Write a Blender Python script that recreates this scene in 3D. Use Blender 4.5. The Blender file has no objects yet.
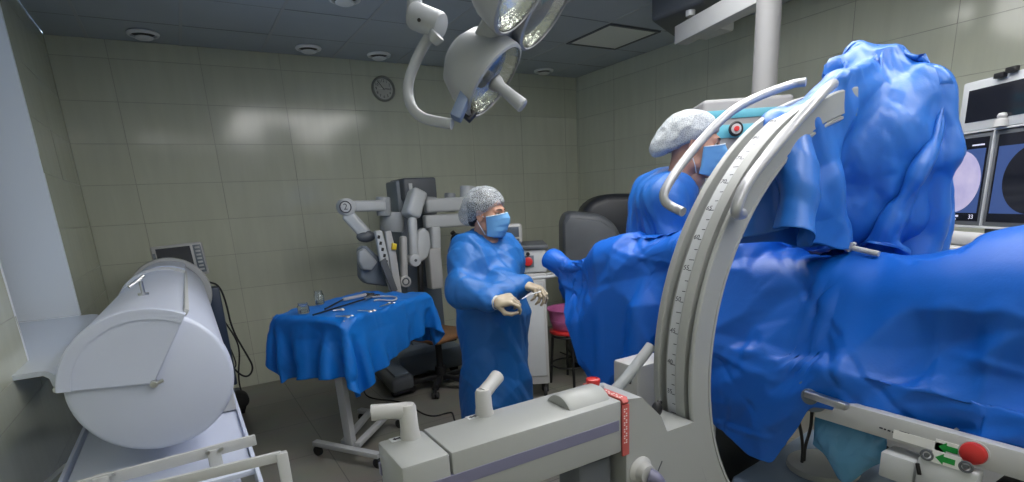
import bpy, bmesh, math, random
import numpy as np
from mathutils import Vector, Matrix, noise
random.seed(7)
rng = np.random.default_rng(7)
SC = bpy.context.scene
COL = SC.collection
PI = math.pi

# ------------------------------------------------------------------ camera model
YAW, PITCH, ROLL, FPX, PYX, CAMH = 0.533513402, 0.251791775, -0.0568685227, 535.426, 339.42, 1.5
def _camrot():
    cy, sy, cp, sp, cr, sr = math.cos(YAW), math.sin(YAW), math.cos(PITCH), math.sin(PITCH), math.cos(ROLL), math.sin(ROLL)
    f = np.array([sy*cp, cy*cp, -sp]); r0 = np.array([cy, -sy, 0.0]); u0 = np.cross(r0, f)
    return np.array([cr*r0 + sr*u0, -(-sr*r0 + cr*u0), f])
CAMM = _camrot()
CAMC = np.array([0.0, 0.0, CAMH])
def ray(px, py): return CAMM.T @ np.array([(px-512)/FPX, (py-PYX)/FPX, 1.0])
def at(px, py, **k):
    """a place in the room seen along a sight line: on the plane x=, y=, z= or at depth d="""
    r = ray(px, py)
    if 'd' in k: return Vector(CAMC + r*k['d'])
    (ax, v), = k.items(); i = 'xyz'.index(ax)
    return Vector(CAMC + r*((v-CAMC[i])/r[i]))

# ------------------------------------------------------------------ materials
def mat(name, col, rough=0.5, metal=0.0, var=0.0, vscale=6.0, bump=0.0, bscale=40.0, coat=0.0, alpha=1.0,
        emit=None, estr=0.0, trans=0.0, spec=0.5, sss=0.0):
    m = bpy.data.materials.new(name); m.use_nodes = True
    nt = m.node_tree; N = nt.nodes; L = nt.links
    b = N['Principled BSDF']
    b.inputs['Base Color'].default_value = (*col, 1)
    b.inputs['Roughness'].default_value = rough
    b.inputs['Metallic'].default_value = metal
    b.inputs['Coat Weight'].default_value = coat
    b.inputs['Alpha'].default_value = alpha
    b.inputs['Transmission Weight'].default_value = trans
    b.inputs['Specular IOR Level'].default_value = spec
    if sss: b.inputs['Subsurface Weight'].default_value = sss; b.inputs['Subsurface Radius'].default_value = (.02, .008, .004); b.inputs['Subsurface Scale'].default_value = .3
    if emit: b.inputs['Emission Color'].default_value = (*emit, 1); b.inputs['Emission Strength'].default_value = estr
    if var or bump:
        tc = N.new('ShaderNodeTexCoord')
    if var:
        nz = N.new('ShaderNodeTexNoise'); nz.inputs['Scale'].default_value = vscale; nz.inputs['Detail'].default_value = 4
        L.new(tc.outputs['Object'], nz.inputs['Vector'])
        rp = N.new('ShaderNodeMapRange'); rp.inputs['From Min'].default_value = .3; rp.inputs['From Max'].default_value = .7
        rp.inputs['To Min'].default_value = 1-var; rp.inputs['To Max'].default_value = 1+var
        L.new(nz.outputs['Fac'], rp.inputs['Value'])
        mx = N.new('ShaderNodeVectorMath'); mx.operation = 'SCALE'; mx.inputs[0].default_value = col
        L.new(rp.outputs['Result'], mx.inputs['Scale']); L.new(mx.outputs['Vector'], b.inputs['Base Color'])
    if bump:
        n2 = N.new('ShaderNodeTexNoise'); n2.inputs['Scale'].default_value = bscale; n2.inputs['Detail'].default_value = 3
        L.new(tc.outputs['Object'], n2.inputs['Vector'])
        bp = N.new('ShaderNodeBump'); bp.inputs['Strength'].default_value = bump; bp.inputs['Distance'].default_value = .01
        L.new(n2.outputs['Fac'], bp.inputs['Height']); L.new(bp.outputs['Normal'], b.inputs['Normal'])
    return m

def drape_mat(name, col, rough=.38, crease=.35, scale=9.0, sheen=0.0, film=.12):
    """non-woven surgical drape: slightly glossy film with sharp fold creases"""
    m = mat(name, col, rough, spec=.5, coat=film)
    nt = m.node_tree; N = nt.nodes; L = nt.links; b = N['Principled BSDF']
    b.inputs['Coat Roughness'].default_value = .3
    tc = N.new('ShaderNodeTexCoord')
    nz = N.new('ShaderNodeTexNoise'); nz.inputs['Scale'].default_value = scale*.4; nz.inputs['Detail'].default_value = 2
    L.new(tc.outputs['Object'], nz.inputs['Vector'])
    ad = N.new('ShaderNodeVectorMath'); ad.operation = 'MULTIPLY_ADD'
    ad.inputs[1].default_value = (.25, .25, .25)
    L.new(nz.outputs['Color'], ad.inputs[0]); L.new(tc.outputs['Object'], ad.inputs[2])
    vo = N.new('ShaderNodeTexVoronoi'); vo.feature = 'F1'; vo.distance = 'CHEBYCHEV'; vo.inputs['Scale'].default_value = scale
    L.new(ad.outputs['Vector'], vo.inputs['Vector'])
    bp = N.new('ShaderNodeBump'); bp.inputs['Strength'].default_value = crease; bp.inputs['Distance'].default_value = .02
    L.new(vo.outputs['Distance'], bp.inputs['Height'])
    n3 = N.new('ShaderNodeTexNoise'); n3.inputs['Scale'].default_value = 160; n3.inputs['Detail'].default_value = 2
    L.new(tc.outputs['Object'], n3.inputs['Vector'])
    b2 = N.new('ShaderNodeBump'); b2.inputs['Strength'].default_value = .08; b2.inputs['Distance'].default_value = .004
    L.new(n3.outputs['Fac'], b2.inputs['Height']); L.new(bp.outputs['Normal'], b2.inputs['Normal'])
    L.new(b2.outputs['Normal'], b.inputs['Normal'])
    return m

# ------------------------------------------------------------------ mesh builder
def rotm(rx=0, ry=0, rz=0):
    return Matrix.Rotation(rz, 4, 'Z') @ Matrix.Rotation(ry, 4, 'Y') @ Matrix.Rotation(rx, 4, 'X')
def frame(o, z, x=None):
    """matrix with origin o and local z along the given direction"""
    z = Vector(z).normalized()
    x = Vector(x) if x is not None else (Vector((1, 0, 0)) if abs(z.x) < .9 else Vector((0, 1, 0)))
    x = (x - z*x.dot(z)).normalized(); y = z.cross(x)
    M = Matrix((x, y, z)).transposed().to_4x4(); M.translation = Vector(o)
    return M

class MB:
    def __init__(s): s.bm = bmesh.new()
    def _in(s, t, M=None, fix=True):
        if M is not None: bmesh.ops.transform(t, matrix=M, verts=t.verts)
        if fix: bmesh.ops.recalc_face_normals(t, faces=t.faces)
        me = bpy.data.meshes.new('tmp'); t.to_mesh(me); t.free(); s.bm.from_mesh(me); bpy.data.meshes.remove(me)
        return s
    def box(s, c, size, M=None, bev=0.0, seg=2, taper=None):
        t = bmesh.new(); bmesh.ops.create_cube(t, size=1)
        for v in t.verts:
            k = 1.0 if (taper is None or v.co.z < 0) else taper
            v.co = Vector((v.co.x*size[0]*k, v.co.y*size[1]*k, v.co.z*size[2]))
        if bev: bmesh.ops.bevel(t, geom=t.edges[:], offset=bev, segments=seg, profile=.5, affect='EDGES')
        T = Matrix.Translation(Vector(c))
        return s._in(t, (T @ M) if M is not None else T)
    def span(s, a, b, bev=0.0, seg=2):
        a = Vector(a); b = Vector(b)
        return s.box((a+b)/2, [abs(q) for q in (b-a)], None, bev, seg)
    def beam(s, a, b, w, h, up=(0, 0, 1), bev=0.0, seg=2):
        """rectangular bar from a to b, w across, h along up"""
        a = Vector(a); b = Vector(b); d = (b-a)
        x = d.normalized(); u = Vector(up); u = (u - x*u.dot(x)).normalized(); y = u.cross(x)
        M = Matrix((x, y, u)).transposed().to_4x4()
        return s.box((a+b)/2, (d.length, w, h), M, bev, seg)
    def cyl(s, a, b, r0, r1=None, seg=24, bev=0.0):
        a = Vector(a); b = Vector(b); r1 = r0 if r1 is None else r1
        L = (b-a).length
        if bev:
            pr = [(0, 0), (r0-bev, 0), (r0-bev*.3, bev*.3), (r0, bev), (r1, L-bev), (r1-bev*.3, L-bev*.3), (r1-bev, L), (0, L)]
        else: pr = [(0, 0), (r0, 0), (r1, L), (0, L)]
        return s.lathe(pr, a, b-a, seg)
    def lathe(s, prof, o=(0, 0, 0), axis=(0, 0, 1), seg=32, x=None, a0=0.0, a1=2*PI):
        t = bmesh.new(); full = abs(a1-a0-2*PI) < 1e-6
        n = seg if full else seg+1
        rings = []
        for r, z in prof:
            if r < 1e-6: rings.append([t.verts.new((0, 0, z))])
            else: rings.append([t.verts.new((r*math.cos(a0+(a1-a0)*i/seg), r*math.sin(a0+(a1-a0)*i/seg), z)) for i in range(n)])
        for A, B in zip(rings[:-1], rings[1:]):
            for i in range(seg):
                j = (i+1) % n
                if len(A) == 1 and len(B) == 1: continue
                if len(A) == 1: t.faces.new((A[0], B[j], B[i]))
                elif len(B) == 1: t.faces.new((A[i], A[j], B[0]))
                else: t.faces.new((A[i], A[j], B[j], B[i]))
        return s._in(t, frame(o, axis, x))
    def tube(s, pts, r, seg=10, smooth=0, caps=True, closed=False):
        P = [Vector(p) for p in pts]
        for _ in range(smooth):
            Q = [P[0]]
            for a, b in zip(P[:-1], P[1:]): Q += [a.lerp(b, .25), a.lerp(b, .75)]
            P = Q + [P[-1]]
        n = len(P)
        R = [r]*n if not hasattr(r, '__len__') else [r[min(int(i*(len(r)-1)/(n-1)), len(r)-2)]*(1-((i*(len(r)-1)/(n-1)) % 1 if i < n-1 else 1)) + r[min(int(i*(len(r)-1)/(n-1)), len(r)-2)+1]*((i*(len(r)-1)/(n-1)) % 1 if i < n-1 else 1) for i in range(n)]
        t = bmesh.new(); rings = []
        tang = [(P[min(i+1, n-1)]-P[max(i-1, 0)]).normalized() for i in range(n)]
        x = Vector((0, 0, 1)) if abs(tang[0].z) < .9 else Vector((1, 0, 0))
        for i in range(n):
            x = (x - tang[i]*x.dot(tang[i])).normalized(); y = tang[i].cross(x)
            rings.append([t.verts.new(P[i] + (x*math.cos(2*PI*k/seg) + y*math.sin(2*PI*k/seg))*R[i]) for k in range(seg)])
        for A, B in zip(rings[:-1], rings[1:]):
            for k in range(seg): t.faces.new((A[k], A[(k+1) % seg], B[(k+1) % seg], B[k]))
        if caps: t.faces.new(rings[0][::-1]); t.faces.new(rings[-1])
        return s._in(t)
    def ball(s, c, r, M=None, u=20, v=14):
        t = bmesh.new(); bmesh.ops.create_uvsphere(t, u_segments=u, v_segments=v, radius=1)
        r = r if hasattr(r, '__len__') else (r, r, r)
        S = Matrix.Diagonal((*r, 1)); T = Matrix.Translation(Vector(c))
        return s._in(t, T @ (M @ S if M is not None else S))
    def prism(s, poly, d0, d1, M=None, bev=0.0, seg=2):
        """2-D outline (x, y) extruded along local z from d0 to d1"""
        t = bmesh.new()
        lo = [t.verts.new((p[0], p[1], d0)) for p in poly]; hi = [t.verts.new((p[0], p[1], d1)) for p in poly]
        n = len(poly)
        t.faces.new(lo[::-1]); t.faces.new(hi)
        for i in range(n): t.faces.new((lo[i], lo[(i+1) % n], hi[(i+1) % n], hi[i]))
        bmesh.ops.recalc_face_normals(t, faces=t.faces)
        if bev: bmesh.ops.bevel(t, geom=t.edges[:], offset=bev, segments=seg, profile=.5, affect='EDGES')
        return s._in(t, M)
    def torus(s, c, axis, R, r, seg=32, sub=10, a0=0, a1=2*PI, x=None):
        M = frame(c, axis, x)
        full = abs(a1-a0-2*PI) < 1e-6
        t = bmesh.new(); n = seg if full else seg+1
        rg = [[t.verts.new(((R+r*math.cos(2*PI*k/sub))*math.cos(a0+(a1-a0)*i/seg), (R+r*math.cos(2*PI*k/sub))*math.sin(a0+(a1-a0)*i/seg), r*math.sin(2*PI*k/sub))) for k in range(sub)] for i in range(n)]
        for i in range(seg):
            A = rg[i]; B = rg[(i+1) % n]
            for k in range(sub): t.faces.new((A[k], B[k], B[(k+1) % sub], A[(k+1) % sub]))
        if not full: t.faces.new(rg[0]); t.faces.new(rg[-1][::-1])
        return s._in(t, M)
    def sweep(s, sec, mats, closed=True):
        """section points (x, y) carried along a list of frames"""
        t = bmesh.new()
        rg = [[t.verts.new(M @ Vector((p[0], p[1], 0))) for p in sec] for M in mats]
        n = len(sec)
        for A, B in zip(rg[:-1], rg[1:]):
            for k in range(n): t.faces.new((A[k], A[(k+1) % n], B[(k+1) % n], B[k]))
        t.faces.new(rg[0][::-1]); t.faces.new(rg[-1])
        return s._in(t)
    def raw(s, V, F, M=None, fix=False):
        t = bmesh.new(); vs = [t.verts.new(v) for v in V]
        for f in F:
            try: t.faces.new([vs[i] for i in f])
            except ValueError: pass
        return s._in(t, M, fix)
    def text(s, body, size, M, depth=.0008, align='CENTER', sx=1.0):
        cu = bpy.data.curves.new('t', 'FONT'); cu.body = body; cu.size = size; cu.extrude = depth/2
        cu.align_x = align; cu.align_y = 'CENTER'; cu.resolution_u = 3
        o = bpy.data.objects.new('t', cu); COL.objects.link(o)
        me = bpy.data.meshes.new_from_object(o.evaluated_get(bpy.context.evaluated_depsgraph_get()))
        me.transform(M @ Matrix.Diagonal((sx, 1, 1, 1))); s.bm.from_mesh(me)
        bpy.data.objects.remove(o); bpy.data.meshes.remove(me); bpy.data.curves.remove(cu)
        return s
    def build(s, name, m, parent=None, smooth=35, label=None):
        me = bpy.data.meshes.new(name); s.bm.to_mesh(me); s.bm.free()
        return link(name, me, m, parent, smooth, label)

def link(name, me, m, parent=None, smooth=35, label=None):
    if m is not None: me.materials.append(m)
    if smooth:
        me.polygons.foreach_set('use_smooth', [True]*len(me.polygons))
        if smooth < 180: me.set_sharp_from_angle(angle=math.radians(smooth))
    o = bpy.data.objects.new(name, me); COL.objects.link(o)
    # put the origin at the base of the piece
    n = len(me.vertices); co = np.empty(n*3, np.float32); me.vertices.foreach_get('co', co); co = co.reshape(-1, 3)
    lo, hi = co.min(0), co.max(0); b = Vector(((lo[0]+hi[0])/2, (lo[1]+hi[1])/2, lo[2]))
    me.transform(Matrix.Translation(-b))
    if parent is not None:
        o.parent = parent; o.location = b - wloc(parent)
    else: o.location = b
    if label: o['label'] = label
    return o
def wloc(o):
    v = Vector(o.location)
    while o.parent: o = o.parent; v = v + o.location
    return v
def tag(o, label=None, cat=None, group=None, kind=None):
    if label: o['label'] = label
    if cat: o['category'] = cat
    if group: o['group'] = group
    if kind: o['kind'] = kind
    return o
def thing(name, loc, label, cat, group=None):
    o = bpy.data.objects.new(name, None); COL.objects.link(o); o.location = loc; o.empty_display_size = .1
    return tag(o, label, cat, group)
def structure(o): o['kind'] = 'structure'; return o
def copy_tree(o, parent=None):
    c = o.copy(); COL.objects.link(c)
    if parent is not None: c.parent = parent
    for ch in o.children: copy_tree(ch, c)
    return c

# ------------------------------------------------------------------ noise, implicit surfaces, cloth
def _h(i, j, k, s):
    n = (i.astype(np.int64)*374761393 + j.astype(np.int64)*668265263 + k.astype(np.int64)*2147483647 + s*974711) & 0x7fffffff
    n = ((n ^ (n >> 13))*1274126177) & 0x7fffffff
    return ((n ^ (n >> 16)) & 0xffff)/65535.0
def vnoise(P, sc=1.0, seed=0):
    Q = np.asarray(P, float)*sc + 1000.0; I = np.floor(Q).astype(np.int64); f = Q-I; f = f*f*(3-2*f); r = 0
    for a in (0, 1):
        for b in (0, 1):
            for c in (0, 1):
                w = (f[..., 0] if a else 1-f[..., 0])*(f[..., 1] if b else 1-f[..., 1])*(f[..., 2] if c else 1-f[..., 2])
                r = r + w*_h(I[..., 0]+a, I[..., 1]+b, I[..., 2]+c, seed)
    return r
def ridge(P, sc=1.0, seed=0): return 1-np.abs(2*vnoise(P, sc, seed)-1)

class SDF:
    def __init__(s, lo, hi, h):
        s.lo = np.array(lo, float); s.h = h
        s.ax = [np.arange(lo[i], hi[i]+h, h) for i in range(3)]
        s.D = np.full([len(a) for a in s.ax], 1.0, np.float32)
    def _sub(s, lo, hi):
        sl = []
        for i in range(3):
            a = int(max(0, math.floor((lo[i]-s.lo[i])/s.h))); b = int(min(len(s.ax[i]), math.ceil((hi[i]-s.lo[i])/s.h)+1))
            sl.append(slice(a, max(a, b)))
        g = np.meshgrid(s.ax[0][sl[0]], s.ax[1][sl[1]], s.ax[2][sl[2]], indexing='ij', sparse=True)
        return tuple(sl), g
    def _put(s, lo, hi, fn, k, mode):
        m = max(k, 3*s.h)+s.h
        sl, g = s._sub([q-m for q in lo], [q+m for q in hi])
        d = fn(*g); D = s.D[sl]
        if mode == 'sub': D2, d2 = -D, d
        else: D2, d2 = D, d
        if k > 0:
            hh = np.maximum(k-np.abs(D2-d2), 0)/k; r = np.minimum(D2, d2)-hh*hh*k*.25
        else: r = np.minimum(D2, d2)
        s.D[sl] = -r if mode == 'sub' else r
    def ell(s, c, r, k=.02, mode='add', R=None):
        c = np.array(c, float); r = np.array(r if hasattr(r, '__len__') else (r, r, r), float)
        def fn(x, y, z):
            x, y, z = x-c[0], y-c[1], z-c[2]
            if R is not None:
                x, y, z = (R[0][0]*x+R[1][0]*y+R[2][0]*z, R[0][1]*x+R[1][1]*y+R[2][1]*z, R[0][2]*x+R[1][2]*y+R[2][2]*z)
            k0 = np.sqrt((x/r[0])**2+(y/r[1])**2+(z/r[2])**2)
            return (k0-1)*r.min() if True else 0
        m = r.max() if R is not None else r
        s._put(c-m, c+m, fn, k, mode); return s
    def cap(s, a, b, ra, rb=None, k=.02, mode='add', flat=None):
        a = np.array(a, float); b = np.array(b, float); rb = ra if rb is None else rb; ba = b-a; L2 = max(ba@ba, 1e-9)
        def fn(x, y, z):
            t = np.clip(((x-a[0])*ba[0]+(y-a[1])*ba[1]+(z-a[2])*ba[2])/L2, 0, 1)
            dx, dy, dz = x-a[0]-t*ba[0], y-a[1]-t*ba[1], z-a[2]-t*ba[2]
            return np.sqrt(dx*dx+dy*dy+dz*dz)-(ra+(rb-ra)*t)
        R = max(ra, rb); s._put(np.minimum(a, b)-R, np.maximum(a, b)+R, fn, k, mode); return s
    def cone(s, z0, z1, c0, c1, r0, r1, k=.03, mode='add'):
        """upright elliptical cone between two heights: centres (x, y) and radii (rx, ry)"""
        def fn(x, y, z):
            t = np.clip((z-z0)/(z1-z0), 0, 1)
            rx = r0[0]+(r1[0]-r0[0])*t; ry = r0[1]+(r1[1]-r0[1])*t
            q = (np.sqrt(((x-c0[0]-(c1[0]-c0[0])*t)/rx)**2+((y-c0[1]-(c1[1]-c0[1])*t)/ry)**2)-1)*np.minimum(rx, ry)
            return np.maximum(q, np.maximum(z0-z, z-z1))
        R = max(*r0, *r1)+max(abs(c0[0]), abs(c0[1]), abs(c1[0]), abs(c1[1]))
        s._put((-R, -R, z0), (R, R, z1), fn, k, mode); return s
    def half(s, n, o, k=.01):
        """cut away the side the normal points to"""
        n = np.array(n, float); n /= np.linalg.norm(n); o = np.array(o, float)
        g = np.meshgrid(*s.ax, indexing='ij', sparse=True)
        d = (g[0]-o[0])*n[0]+(g[1]-o[1])*n[1]+(g[2]-o[2])*n[2]
        hh = np.maximum(k-np.abs(s.D-d), 0)/k
        s.D = (np.maximum(s.D, d)+hh*hh*k*.25).astype(np.float32); return s
    def mesh(s, smooth=2):
        D = s.D; D[0] = D[-1] = 1; D[:, 0] = D[:, -1] = 1; D[:, :, 0] = D[:, :, -1] = 1
        n = [q-1 for q in D.shape]
        ins = D < 0
        cnt = np.zeros(n, np.int8)
        for a in (0, 1):
            for b in (0, 1):
                for c in (0, 1): cnt += ins[a:n[0]+a, b:n[1]+b, c:n[2]+c]
        act = np.argwhere((cnt > 0) & (cnt < 8))
        idx = np.full(n, -1, np.int64); idx[tuple(act.T)] = np.arange(len(act))
        acc = np.zeros((len(act), 3)); w = np.zeros(len(act))
        corners = [(a, b, c) for a in (0, 1) for b in (0, 1) for c in (0, 1)]
        for p in corners:
            for ax in range(3):
                if p[ax]: continue
                q = list(p); q[ax] = 1
                d0 = D[act[:, 0]+p[0], act[:, 1]+p[1], act[:, 2]+p[2]]; d1 = D[act[:, 0]+q[0], act[:, 1]+q[1], act[:, 2]+q[2]]
                m = (d0 < 0) != (d1 < 0); t = np.where(m, d0/np.where(m, d0-d1, 1), 0)
                pt = np.array(p, float)[None, :].repeat(len(act), 0); pt[:, ax] += t
                acc[m] += pt[m]; w[m] += 1
        V = (act + acc/w[:, None])*s.h + s.lo
        F = []
        for ax in range(3):
            sl0 = [slice(1, n[i]) for i in range(3)]; sl1 = list(sl0)
            sl0[ax] = slice(0, n[ax]); sl1[ax] = slice(1, n[ax]+1)
            A = ins[tuple(sl0)]; B = ins[tuple(sl1)]
            e = np.argwhere(A != B); fl = A[tuple(e.T)]
            off = np.ones(3, int); off[ax] = 0; e = e+off
            u, v = (ax+1) % 3, (ax+2) % 3
            def cell(du, dv):
                q = e.copy(); q[:, u] -= du; q[:, v] -= dv; return idx[tuple(q.T)]
            quad = np.stack([cell(1, 1), cell(0, 1), cell(0, 0), cell(1, 0)], 1)
            quad[~fl] = quad[~fl][:, ::-1]; F.append(quad)
        F = np.concatenate(F)
        E = np.concatenate([F[:, [0, 1]], F[:, [1, 2]], F[:, [2, 3]], F[:, [3, 0]]])
        for _ in range(smooth):
            S = np.zeros_like(V); c = np.bincount(E[:, 0], minlength=len(V))+np.bincount(E[:, 1], minlength=len(V))
            for k in range(3):
                S[:, k] = np.bincount(E[:, 0], V[E[:, 1], k], len(V))+np.bincount(E[:, 1], V[E[:, 0], k], len(V))
            V = V*.5 + S/np.maximum(c, 1)[:, None]*.5
        return V, F
def vnormals(V, F):
    n = np.cross(V[F[:, 2]]-V[F[:, 0]], V[F[:, 3]]-V[F[:, 1]]); N = np.zeros_like(V)
    for k in range(3):
        for j in range(4): N[:, k] += np.bincount(F[:, j], n[:, k], len(V))
    return N/np.maximum(np.linalg.norm(N, axis=1), 1e-12)[:, None]
def npmesh(name, V, F):
    me = bpy.data.meshes.new(name)
    me.from_pydata([tuple(map(float, v)) for v in V], [], [tuple(map(int, f)) for f in F]); me.update(); return me

class Cloth:
    """position-based cloth on an n x m grid (optionally closed along the second direction)"""
    def __init__(s, P, R, wrap=False, bend=.15):
        n, m, _ = P.shape; s.n, s.m, s.wrap = n, m, wrap
        s.P = P.reshape(-1, 3).astype(float).copy(); s.V = np.zeros_like(s.P)
        s.w = np.ones(n*m); id_ = np.arange(n*m).reshape(n, m)
        s.groups = []
        R = R.reshape(n*m, -1).astype(float)
        def add(a, b, st, per):
            # colour by parity so that a group never touches a vertex twice
            for par in range(per):
                aa = [x.ravel() for x in (a[par], b[par])]
                if len(aa[0]):
                    L = np.linalg.norm(R[aa[0]]-R[aa[1]], axis=1)
                    if s.restfix is not None: L = s.restfix(aa[0], aa[1], L)
                    s.groups.append((aa[0], aa[1], L, st))
        s.restfix = None
        ii = np.arange(n)
        for step, st in ((1, 1.0), (2, bend)):
            if n > step:
                rows = np.arange(n-step)
                par = [(rows // step) % 2 == p for p in (0, 1)]
                add([id_[rows[p]] for p in par], [id_[rows[p]+step] for p in par], st, 2)
            cols = np.arange(m if wrap else m-step)
            par = [(cols // step) % 2 == p for p in (0, 1)]
            add([id_[:, cols[p]] for p in par], [id_[:, (cols[p]+step) % m] for p in par], st, 2)
        rows = np.arange(n-1); cols = np.arange(m if wrap else m-1)
        par = [rows % 2 == p for p in (0, 1)]
        for d in (0, 1):
            A, B = [], []
            for p in par:
                r = rows[p]; a = id_[r][:, cols]; b = id_[r+1][:, (cols+1) % m]
                if d: a = id_[r][:, (cols+1) % m]; b = id_[r+1][:, cols]
                A.append(a); B.append(b)
            add(A, B, .5, 2)
    def run(s, steps, iters, collide, dt=.02, g=-9.8, damp=.985, force=None, fric=.5):
        for it in range(steps):
            s.V[:, 2] += g*dt*(s.w > 0)
            if force is not None: s.V += force(s.P, it)*dt
            s.V *= damp
            sp = np.linalg.norm(s.V, axis=1, keepdims=True); s.V *= np.minimum(1, 2.5/np.maximum(sp, 1e-9))
            Q = s.P + s.V*dt*(s.w[:, None] > 0)
            for _ in range(iters):
                for a, b, L, st in s.groups:
                    d = Q[b]-Q[a]; l = np.sqrt((d*d).sum(1)); wa, wb = s.w[a], s.w[b]
                    c = d*((l-L)/np.maximum(l, 1e-9)*st/np.maximum(wa+wb, 1e-9))[:, None]
                    Q[a] += c*wa[:, None]; Q[b] -= c*wb[:, None]
                hit = collide(Q)
            if fric:
                Q[hit] = Q[hit] - (Q[hit]-s.P[hit])*fric
                collide(Q)
            s.V = (Q-s.P)/dt; s.P = Q
        return s.P.reshape(s.n, s.m, 3)
    def mesh(s, name, up=True):
        n, m = s.n, s.m; F = []
        for i in range(n-1):
            for j in range(m if s.wrap else m-1):
                j2 = (j+1) % m; F.append((i*m+j, (i+1)*m+j, (i+1)*m+j2, i*m+j2) if up else (i*m+j, i*m+j2, (i+1)*m+j2, (i+1)*m+j))
        return npmesh(name, s.P, F)
def push_caps(Q, caps, hit):
    for a, b, ra, rb in caps:
        a = np.asarray(a, float); b = np.asarray(b, float); ba = b-a
        t = np.clip((Q-a)@ba/max(ba@ba, 1e-9), 0, 1); d = Q-a-t[:, None]*ba; l = np.linalg.norm(d, axis=1); r = ra+(rb-ra)*t
        k = l < r
        if k.any(): Q[k] += d[k]*((r[k]-l[k])/np.maximum(l[k], 1e-9))[:, None]; hit |= k
def push_boxes(Q, boxes, hit):
    for c, hs, rz, rad in boxes:
        c = np.asarray(c, float); hs = np.asarray(hs, float)-rad; cs, sn = math.cos(rz), math.sin(rz)
        d = Q-c; x = d[:, 0]*cs+d[:, 1]*sn; y = -d[:, 0]*sn+d[:, 1]*cs; L = np.stack([x, y, d[:, 2]], 1)
        q = np.clip(L, -hs, hs); e = L-q; l = np.linalg.norm(e, axis=1)
        out = (l > 1e-9) & (l < rad)
        N = L.copy()
        if out.any(): N[out] = q[out]+e[out]*(rad/l[out])[:, None]
        ins = l <= 1e-9
        if ins.any():
            I = L[ins]; dist = hs-np.abs(I); ax = np.argmin(dist, 1); r = np.arange(len(I))
            I[r, ax] = np.sign(I[r, ax])*(hs[ax]+rad); N[ins] = I
        k = out | ins
        if k.any():
            Q[k, 0] = c[0]+N[k, 0]*cs-N[k, 1]*sn; Q[k, 1] = c[1]+N[k, 0]*sn+N[k, 1]*cs; Q[k, 2] = c[2]+N[k, 2]; hit |= k
def refine(G, k, wrap):
    """Catmull-Rom refinement of a vertex grid"""
    def along(G, k, wrap):
        n = G.shape[0]
        t = np.arange(n*k)/k if wrap else np.linspace(0, n-1, (n-1)*k+1)
        i = np.minimum(np.floor(t).astype(int), n-1 if wrap else n-2); f = (t-i)[:, None, None]
        g = (lambda q: G[q % n]) if wrap else (lambda q: G[np.clip(q, 0, n-1)])
        p0, p1, p2, p3 = g(i-1), g(i), g(i+1), g(i+2)
        return .5*(2*p1+(p2-p0)*f+(2*p0-5*p1+4*p2-p3)*f*f+(3*p1-p0-3*p2+p3)*f**3)
    G = along(G, k, False)
    return along(G.transpose(1, 0, 2), k, wrap).transpose(1, 0, 2)
def crumple(P, N, amp, wl, seed, lo=.5, warp=.10, line=.0, inn=1.0):
    """folded waves in scattered directions (flat facets) and thin pressed crease lines, along the normals"""
    r = np.random.default_rng(seed); sh = P.shape[:-1]; d = np.zeros(sh)
    wp = np.stack([vnoise(P, 2.2, seed+q) for q in range(3)], -1)*warp
    for q in range(9):
        k = r.normal(size=3); k /= np.linalg.norm(k); w = wl*(.55+1.1*r.random())
        t = ((P+wp)@k)/w + r.random()
        f = t-np.floor(t); tri = np.where(f < .3, f/.3, (1-f)/.7)
        m = np.clip(vnoise(P, 2.2, seed+20+q)*2.6-lo-.3, 0, 1)
        d += (tri-.5)*w*m*amp
    if line:
        for q in range(14):
            k = r.normal(size=3); k /= np.linalg.norm(k); w = .35*(.6+r.random()); wd = .010+.012*r.random(); sg = 1 if r.random() < .65 else -1
            t = ((P+wp*.5)@k)/w + r.random(); f = np.abs(t-np.floor(t)-.5)*w
            m = np.clip((vnoise(P, 3.0, seed+60+q)-.48)*6, 0, 1)
            d += sg*line*np.clip(1-f/wd, 0, 1)*m
    return P + N*np.maximum(d, -inn)[..., None]
def sheet_obj(name, me, m, thick=.003, parent=None, sub=1):
    o = link(name, me, m, parent, 180)
    if sub:
        q = o.modifiers.new('smooth', 'SUBSURF'); q.levels = sub; q.render_levels = sub
    if thick:
        q = o.modifiers.new('thick', 'SOLIDIFY'); q.thickness = thick; q.offset = 0
    return o
# film creases pressed into the sheet
def creased(c, amp, wl, seed, k=3, line=.005, inn=.02, st=(1, 1, 1)):
    G = refine(c.P.reshape(c.n, c.m, 3), k, c.wrap)
    du = np.gradient(G, axis=0); dv = np.gradient(G, axis=1)
    if c.wrap: dv = (np.roll(G, -1, 1)-np.roll(G, 1, 1))/2
    N = np.cross(du, dv); N /= np.maximum(np.linalg.norm(N, axis=2, keepdims=True), 1e-9)
    Q = G*np.array(st); G = G + (crumple(Q, N, amp, wl, seed, line=line, inn=inn)-Q)
    c.n, c.m, _ = G.shape; c.P = G.reshape(-1, 3)
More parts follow.
